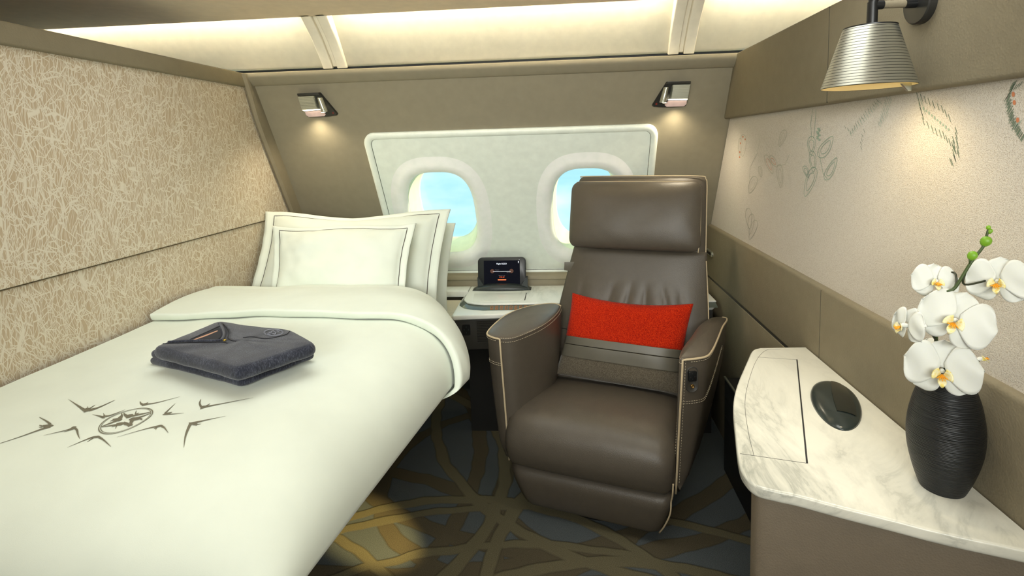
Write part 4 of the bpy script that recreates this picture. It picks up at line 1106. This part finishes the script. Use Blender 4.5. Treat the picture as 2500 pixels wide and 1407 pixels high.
# touch puck
pc = Vector((.564, 1.112, ZD)); ax_ = Vector((.085, .224, 0)).normalized(); bx_ = Vector((ax_.y, -ax_.x, 0))
pk = empty('desk_controller', pc, 0, 'glossy black oval controller lying on the white marble desk', 'controller')
bm = NB(); rings = []
for k in range(9):
    a = PI/2*k/8; s_ = math.cos(a)
    rings.append([pc+ax_*(.112*s_*math.cos(2*PI*j/48)*(1))+bx_*(.046*s_*math.sin(2*PI*j/48)*(1+.10*math.cos(2*PI*j/48)))+Vector((0, 0, .016*math.sin(a))) for j in range(48)])
rings[-1] = [pc+(p-pc).normalized()*.001+Vector((0, 0, .016)) for p in rings[0]]
loft(bm, rings); fin('controller_body', bm, simple('controller_shell', S(44, 52, 50), .22), pk)
bm = NB(); strip = []
for v, w0, w1 in ((.098, .0, .018), (.06, -.004, .026), (.02, -.006, .030), (-.02, -.006, .032), (-.06, -.004, .030)):
    strip.append([pc+ax_*v+bx_*w+Vector((0, 0, .0172*math.sqrt(max(0, 1-(v/.112)**2-(w/.048)**2))+.0006)) for w in (w0, (w0*.66+w1*.34), (w0*.33+w1*.67), w1)])
loft(bm, strip, False, False, closed=False); fin('glass_strip', bm, M['glassblack'], pk)

# vase ------------------------------------------------------------
VC = Vector((.594, .842, ZD))
bm = NB(); pr = [(.027, 0), (.0305, .001), (.040, .028), (.0478, .06), (.0505, .088), (.0490, .115), (.0435, .145), (.036, .168), (.0325, .177), (.031, .1785), (.029, .177), (.030, .16), (.028, .1)]
pp = catmull([(r_, 0, z) for r_, z in pr], 5); lathe(bm, [(p.x, p.z) for p in pp], VC, 72)
tag(fin('vase', bm, M['vase']), 'tall black ribbed ceramic vase on the marble desk', 'vase')

# orchid ----------------------------------------------------------
orch = empty('orchid', VC+Vector((0, 0, .14)), 0, 'white orchid spray with yellow centres and green buds, standing in black vase', 'orchid')
stem_pts = [VC+Vector((0, 0, .03)), VC+Vector((-.002, -.003, .17)), on_y(2290, 860, .815), on_y(2285, 790, .79), on_y(2305, 720, .775), on_y(2332, 702, .77), on_y(2370, 642, .765), on_y(2400, 603, .765), on_y(2407, 582, .765), on_y(2413, 560, .765)]
bm = NB(); sp_pts = catmull(stem_pts, 6); tube(bm, sp_pts, [.0030-.0016*i/len(sp_pts) for i in range(len(sp_pts))], 8); stm = fin('stem', bm, M['stem'], orch)
def bud(c, r_, d):
    bm = NB(); d = d.normalized(); u = d.orthogonal().normalized(); w = d.cross(u); rings = []
    for k in range(1, 10):
        a = PI*k/10; rr = r_*math.sin(a)*(1-.12*math.cos(a)); rings.append([c+d*(-1.25*r_*math.cos(a))+(u*math.cos(2*PI*j/18)+w*math.sin(2*PI*j/18))*rr*(1+.07*math.cos(6*PI*j/18)) for j in range(18)])
    loft(bm, rings); return fin('bud', bm, M['bud'], orch)
for (px, py, r_, y) in ((2407, 590, .0062, .765), (2374, 625, .0056, .763), (2416, 565, .0032, .765), (2413, 556, .0026, .765)):
    bud(on_y(px, py, y), r_, Vector((.3, -.2, .8)))
bm = NB(); tube(bm, [on_y(2368, 646, .765), on_y(2367, 632, .763)], .0012, 6); fin('bud_stalk', bm, M['stem'], orch)
def petal_mesh(bm, c, fr, ang, L, W, curl, cup, base=.004, twist=0):
    """fr: (right, up, out) frame; ang direction in the face plane"""
    Rt, Up, Ou = fr
    d = Rt*math.cos(ang)+Up*math.sin(ang); s_ = -Rt*math.sin(ang)+Up*math.cos(ang)
    nu, nv = 16, 14
    def f(u, v):
        u = math.sin(u*PI/2); r_ = base+(L-base)*u; prof = W*(.30+.70*math.sin(min(1, u/.55)*PI/2)) if u < .55 else W*math.sqrt(max(0, 1-((u-.55)/.45)**2.3))
        q = (2*v-1)
        z = -curl*u*u+cup*(q*q)*math.sin(PI*u)*.6+.002*math.sin(v*7+u*5+ang*3)*u
        return c+d*r_+s_*(prof*q)+Ou*z+d*(-.06*L*q*q*u*u)
    grid(bm, f, nu, nv)
def flower(c, out, up, R, seed, which=None):
    Ou = out.normalized(); Rt = up.cross(Ou).normalized(); Up = Ou.cross(Rt); fr = (Rt, Up, Ou)
    rnd = random.Random(seed)
    root = None
    bm = NB()
    # back sepals
    sp = [(90, .95, .42), (218, .92, .40), (322, .92, .40)]
    bmf = NB()
    lathe_c = c-Ou*.001
    tube(bmf, [c-Ou*.010, c-Ou*.002, c+Ou*.005, c+Ou*.008], [.0012, .003, .0032, .0014], 10)
    root = fin('flower', bmf, M['petal'], orch); WM[root.name] = WM[orch.name]
    for a, l, w in sp:
        bm = NB(); petal_mesh(bm, c-Ou*.0025, fr, math.radians(a+rnd.uniform(-4, 4)), R*l, R*w*1.0, .006, -.002)
        fin('sepal', bm, M['petal'], root, solid=.0005)
    for a in (8, 172):
        bm = NB(); petal_mesh(bm, c, fr, math.radians(a+rnd.uniform(-4, 4)+ (6 if a < 90 else -6)), R*1.02, R*.72, .004, -.003)
        fin('petal', bm, M['petal'], root, solid=.0005)
    # lip: side lobes, mid lobe, callus
    bm = NB()
    for sg in (-1, 1):
        def f(u, v, sg=sg): 
            a = -.3+v*1.5; rr = R*.30*u; return c+Ou*(.004+R*.28*math.sin(u*1.5))+Rt*(sg*rr*math.cos(a)*.9)+Up*(rr*math.sin(a)-R*.16)
        grid(bm, f, 6, 8)
    def g(u, v):
        q = 2*v-1; w = R*.11*math.sin(PI*min(1, .2+u*.75)); return c+Ou*(.006+R*.25*math.sin(u*2.2))+Up*(-R*.16-R*.32*u)+Rt*(w*q)
    grid(bm, g, 8, 6)
    fin('lip', bm, M['lip'], root, solid=.0005)
    bm = NB()
    for k in range(5):
        a = -PI/2+(k-2)*.5; tube(bm, [c+Ou*(.006+R*.1)-Up*(R*.10), c+Ou*(.009+R*.22)+Rt*(R*.16*math.cos(a))+Up*(-R*.12+R*.14*math.sin(a))], [.0013, .0006], 6)
    fin('lip_centre', bm, M['lip_or'], root)
    return root
def toC(p): return (CAM-p).normalized()
Zu = Vector((0, 0, 1))
fl = [
 (2300, 905, .775, (.05, -.0, -.15), (.0, 0, 1), .046, 1),
 (2332, 782, .755, (.05, 0, .0), (.45, .0, 1), .0445, 2),
 (2437, 688, .765, (-.25, 0, .05), (-.12, 0, 1), .037, 3),
 (2284, 688, .790, (.25, 0, .1), (.0, 0, 1), .029, 4),
 (2212, 795, .775, (-1.1, .55, .0), (.2, 0, 1), .028, 5),
 (2242, 905, .83, (-.9, .8, -.2), (-.4, 0, 1), .024, 6),
 (2385, 880, .82, (1.1, .6, .1), (.2, 0, 1), .022, 7),
 (2262, 850, .82, (-.3, .9, .5), (-.2, 0, 1), .024, 8),
]
FC = []
for px, py, y, off, up, R, sd in fl:
    c = on_y(px, py, y); FC.append(c); flower(c, toC(c)+Vector(off), Vector(up), R, sd)
stalks = [catmull([sp_pts[34], on_y(2355, 695, .768), FC[2]+Vector((0, .012, 0))], 5), catmull([on_y(2284, 830, .80), on_y(2262, 800, .79), on_y(2236, 792, .785)], 5),
 catmull([on_y(2332, 702, .77), on_y(2335, 680, .78), on_y(2325, 665, .79), FC[3]+Vector((.004, .01, 0))], 5), [on_y(2290, 860, .815), FC[0]+Vector((0, .01, 0))], [on_y(2285, 790, .79), FC[1]+Vector((0, .01, 0))]]
stalks += [[stem_pts[2], FC[k]+Vector((0, -.004, 0))] for k in (5, 6, 7)]
for p_ in stalks: bm = NB(); tube(bm, p_, .0014, 6); fin('flower_stalk', bm, M['stem_d'], orch)

# dark stowage box low on the right wall, behind the desk ----------
st = empty('stowage_box', (.61, 1.75, 0), 0, 'black open stowage box with pale metal rim behind the marble desk', 'storage box')
q0 = on_x(1768, 920, .585); q1 = on_x(1800, 962, .585)
bm = NB(); box(bm, .587, .642, 1.405, q0.y, 0, q0.z-.004); fin('box_body', bm, M['dark'], st, bevel=.002)
bm = NB(); box(bm, .583, .590, 1.405, q0.y, q0.z-.004, q0.z+.002); fin('metal_rim', bm, M['alu'], st, smooth=False)
for z in (.30, .22):
    bm = NB(); box(bm, .5862, .5872, 1.41, q0.y-.01, z, z+.003); fin('drawer_line', bm, M['gun'], st, smooth=False)
# latch on the right wainscot
bm = NB(); lz = on_x(1733, 616, XWc); 
P_ = rrect(-.055, .04, -.0115, .0115, .011, 5)
lt = empty('wall_latch', (XWc, lz.y, lz.z), 0, 'small oval metal latch in the right wall beside the headrest', 'latch')
loft(bm, [[(XWc-d, lz.y+u, lz.z+v) for u, v in (offset_poly(P_, i_) if i_ else P_)] for d, i_ in ((0, 0), (.006, 0), (.008, .002))]); fin('latch_plate', bm, M['alu'], lt, auto=40)
bm = NB(); P2 = rrect(-.043, .030, -.006, .006, .0055, 4); bm.faces.new([bm.verts.new((XWc-.0085, lz.y+u, lz.z+v)) for u, v in P2]); fin('latch_slot', bm, M['black'], lt, smooth=False)

# ------------------------------------------------------------------ reading lamps on the window wall
def reading_lamp(px, py, mir, label):
    # zoom-space (left lamp picture) -> wall plane; mirrored for the right one
    c = on_wall(px, py); cx, cz = c.x, c.z
    sc = .0782*c.y/FPX*.86
    def P(x, y, d): return wp(cx+mir*(x-1000)*sc, cz-(y-870)*sc*.98+d*.35, d)
    r_ = empty('reading_lamp', wp(cx, cz, 0), 0, label, 'lamp', 'reading lamps on the window wall')
    bm = NB(); o_ = [(430, 372), (1215, 350), (1250, 385), (1640, 1080), (1655, 1130), (1600, 1180), (1300, 1212), (900, 1222), (560, 1215), (480, 1180), (448, 1110)]
    def inset(O, k): cx_ = sum(p[0] for p in O)/len(O); cy_ = sum(p[1] for p in O)/len(O); return [(cx_+(x-cx_)*k, cy_+(y-cy_)*k) for x, y in O]
    loft(bm, [[P(x, y, d) for x, y in inset(o_, k)] for d, k in ((-.001, 1.0), (.008, 1.0), (.012, .96))]); fin('back_plate', bm, M['gun'], r_, auto=40)
    bm = NB(); box_ = [(440, 360), (1225, 345), (1260, 440), (440, 450)]
    loft(bm, [[P(x, y, d) for x, y in box_] for d in (.010, .024)]); fin('top_cap', bm, M['gun'], r_, bevel=.002)
    # ridged shade: stepped slats
    sh = None
    bm = NB(); rings = []
    n = 9
    for k in range(n):
        for e, dd in ((.06, 0), (.12, .0022), (.92, .0022), (.98, 0)):
            t_ = (k+e)/n; y = 465+(930-465)*t_; x0 = 435+60*t_; x1 = 1050+50*t_; d = .024+.014*t_+dd
            rings.append([P(x0, y, .011), P(x0, y, d-.004), P(x0+25, y-4, d), P(x1-25, y-14, d), P(x1, y-14, d-.004), P(x1, y-14, .011)])
    loft(bm, rings); sh = fin('shade', bm, M['alu'], r_, auto=30)
    bm = NB(); loft(bm, [[P(505, 934, .037), P(1090, 916, .037), P(1150, 958, .018), P(488, 985, .018)], [P(505, 930, .030), P(1090, 912, .030), P(1145, 955, .012), P(490, 980, .012)]]); fin('lens', bm, M['white_em'], sh, smooth=False)
    bm = NB(); loft(bm, [[P(x, y, d) for x, y in [(478, 1003), (1110, 985), (1240, 1120), (1160, 1190), (560, 1198), (480, 1120)]] for d in (.012, .0145)]); fin('diffuser', bm, M['pink'], r_, smooth=False)
    bm = NB(); rings = []
    for t_ in [0, .04, .1]+[.1+.75*k/14 for k in range(1, 15)]+[.9, .97, 1]:
        y = 520+500*t_; xc = 1265+105*t_; w = (82+38*t_)*(.75 if t_ in (0, 1) else 1); d = .028+.018*t_
        rings.append([P(xc+w*math.cos(2*PI*j/16), y, d+.013*math.sin(2*PI*j/16)*(1+.04*(int(t_*40) % 2))) for j in range(16)])
    loft(bm, rings); sh2 = fin('spot_head', bm, M['alu'], r_)
    bm = NB(); loft(bm, [[P(1310+80*math.cos(2*PI*j/14), 1034+6*math.sin(2*PI*j/14), .045+.010*math.sin(2*PI*j/14)) for j in range(14)], [P(1310+75*math.cos(2*PI*j/14), 1026+6*math.sin(2*PI*j/14), .045+.010*math.sin(2*PI*j/14)) for j in range(14)]]); fin('lens', bm, M['white_em'], sh2, smooth=False)
    bm = NB(); loft(bm, [[P(1520+30*math.cos(2*PI*j/14), 1085+34*math.sin(2*PI*j/14), .0128) for j in range(14)], [P(1520+18*math.cos(2*PI*j/14), 1085+20*math.sin(2*PI*j/14), .0128) for j in range(14)]], False, False); fin('power_icon', bm, simple('icon_red', S(170, 50, 30), .5), r_, smooth=False)
    return P
lights = []
def lamp(kind, name, loc, energy, color, **k):
    d = bpy.data.lights.new(name, kind); d.energy = energy; d.color = color
    for a, b_ in k.items():
        if a not in ('rot', 'to'): setattr(d, a, b_)
    o = bpy.data.objects.new(name, d); COL.objects.link(o); o.location = loc
    if 'to' in k: o.rotation_euler = (Vector(k['to'])-Vector(loc)).to_track_quat('-Z', 'Y').to_euler()
    return o
WARM = (1, .86, .62)
PLm = reading_lamp(779, 262, 1, 'left reading lamp, ribbed aluminium, on the window wall')
PRm = reading_lamp(1639, 237, -1, 'right reading lamp, ribbed aluminium, on the window wall')
for Pf in (PLm, PRm):
    c = Pf(820, 1240, .03); lamp('SPOT', 'reading_light', c, 4.2, WARM, spot_size=2.6, spot_blend=1, shadow_soft_size=.02, to=c+Vector((0, .12, -1))+WN*.12)

# ------------------------------------------------------------------ wall sconce on the fascia
YSc = 1.010
sc_ = empty('wall_sconce', (XF, YSc, 1.467), 0, 'large sconce with ringed aluminium cone shade on the right fascia', 'lamp')
m0 = Vector((XF, YSc+.0, 1.474)); 
bm = NB(); loft(bm, [[(x, m0.y+r_*math.cos(2*PI*k/48), m0.z+r_*math.sin(2*PI*k/48)) for k in range(48)] for x, r_ in ((XF, .036), (XF-.012, .036), (XF-.014, .034))]); fin('mount_disc', bm, M['gun'], sc_, auto=40)
XPl = .553
bm = NB(); loft(bm, [[(x, m0.y+.0065*math.cos(2*PI*k/20), m0.z+.0065*math.sin(2*PI*k/20)) for k in range(20)] for x in (XF-.012, XPl)]); fin('arm', bm, M['wall_l'], sc_, auto=40)['label'] = 'taupe leather wrapped arm'
bm = NB()
for xa, xb in ((XF-.014, XF-.032), (XPl+.016, XPl-.002)): bm = NB(); loft(bm, [[(x, m0.y+.0078*math.cos(2*PI*k/20), m0.z+.0078*math.sin(2*PI*k/20)) for k in range(20)] for x in (xa, xb)]); fin('arm_collar', bm, M['black'], sc_, auto=40)
bm = NB(); tube(bm, [(XPl, m0.y, 1.53), (XPl, m0.y, 1.479)], .0078, 16); tube(bm, [(XPl-.001, m0.y, 1.479), (XPl-.001, m0.y, 1.432)], .0086, 16); fin('pole', bm, M['black'], sc_, auto=40)
bm = NB(); shc = Vector((XPl-.004, m0.y, 1.332)); zt_ = .103; n = 96
lathe(bm, [(.0735, 0), (.0742, .0015), (.0725, .006), (.0425, zt_-.002), (.0415, zt_)], shc, n)
for f in [f for f in bm.faces if len(f.verts) > 10]: bm.faces.remove(f)
sh = fin('lamp_shade', bm, M['ringed'], sc_, auto=40); WM[sh.name] = WM[sc_.name]
bm = NB(); lathe(bm, [(.0732, .0004), (.0708, .006), (.0405, zt_-.004)], shc, n)
for f in [f for f in bm.faces if len(f.verts) > 10 and f.calc_center_median().z < shc.z+.05]: bm.faces.remove(f)
fin('shade_lining', bm, M['shade_in'], sh)
bm = NB(); lathe(bm, [(.0001, zt_), (.0418, zt_), (.0418, zt_+.002), (.0001, zt_+.003)], shc, 48); fin('shade_cap', bm, M['black'], sh, auto=40)
bm = NB(); lathe(bm, [(.0001, .035), (.012, .038), (.016, .05), (.012, .065), (.0001, .07)], shc, 24); fin('bulb', bm, M['bulb'], sc_)
bm = NB(); tb_ = [(.066, -.012), (.070, .004), (.060, .006), (.056, .0)]
loft(bm, [[(shc.x+a, shc.y-.012+d, shc.z+z) for a, z in [(.050, .004), (.068, .004), (.068, -.010), (.062, -.010)]] for d in (0, .006)]); fin('dimmer_tab', bm, M['alu'], sh, bevel=.001)
lamp('SPOT', 'sconce_light', shc+Vector((0, 0, .03)), 2.6, (1, .84, .55), spot_size=2.3, spot_blend=1, shadow_soft_size=.02, to=shc+Vector((.05, .03, -1)))

# ------------------------------------------------------------------ cabin lamps and added fill
lamp('AREA', 'cabin_ceiling_light', (-.70, 1.25, 1.70), 2.7, (.97, 1, .96), shape='RECTANGLE', size=.8, size_y=.7, spread=2.2, to=(-.70, 1.35, 0))
lamp('AREA', 'added_desk_fill', (.30, 1.0, 1.70), 2.3, (.98, 1, .95), shape='RECTANGLE', size=.5, size_y=.7, spread=2.0, to=(.40, 1.05, 0))  # unseen fill lamp added to brighten the marble desk
lamp('AREA', 'added_front_fill', (-.15, -.95, 1.52), 9, (.97, 1, .96), shape='RECTANGLE', size=1.4, size_y=.3, spread=1.5, to=(-.15, 2.3, 1.15))  # front fill added behind the camera, aimed at the window wall
lamp('AREA', 'added_soffit_wash', (-.4, -.45, 1.25), 4.5, (1, .97, .90), shape='RECTANGLE', size=1.0, size_y=.3, spread=2.2, to=(-.3, .6, 1.72))  # unseen upward wash added to brighten the soffit
lamp('SPOT', 'floor_courtesy_light', (.275, .93, .65), 190, (1, .76, .28), spot_size=.23, spot_blend=.8, shadow_soft_size=.012, to=tuple(on_z(900, 1300, 0)))
# sky outside the windows
w = bpy.data.worlds.new('world'); scn.world = w; w.use_nodes = True; nt = w.node_tree; bg = nt.nodes['Background']
tc = nt.nodes.new('ShaderNodeTexCoord'); mp = nt.nodes.new('ShaderNodeMapping'); mp.inputs[3].default_value = (1, 1, 2.2)
nz = nt.nodes.new('ShaderNodeTexNoise'); nz.inputs['Scale'].default_value = 5; nz.inputs['Detail'].default_value = 4
cr = nt.nodes.new('ShaderNodeValToRGB'); cr.color_ramp.elements[0].position = .40; cr.color_ramp.elements[0].color = S(165, 222, 246); cr.color_ramp.elements[1].position = .66; cr.color_ramp.elements[1].color = S(222, 250, 250)
nt.links.new(tc.outputs['Generated'], mp.inputs[0]); nt.links.new(mp.outputs[0], nz.inputs['Vector']); nt.links.new(nz.outputs['Fac'], cr.inputs[0]); nt.links.new(cr.outputs[0], bg.inputs[0]); bg.inputs[1].default_value = 1.15
# daylight outside, shining in through the two panes
lamp('SUN', 'sun', (0, 4, 3), 4.0, (1, .95, .62), angle=.03, to=(0-1.0, 4-.40, 3-.40))
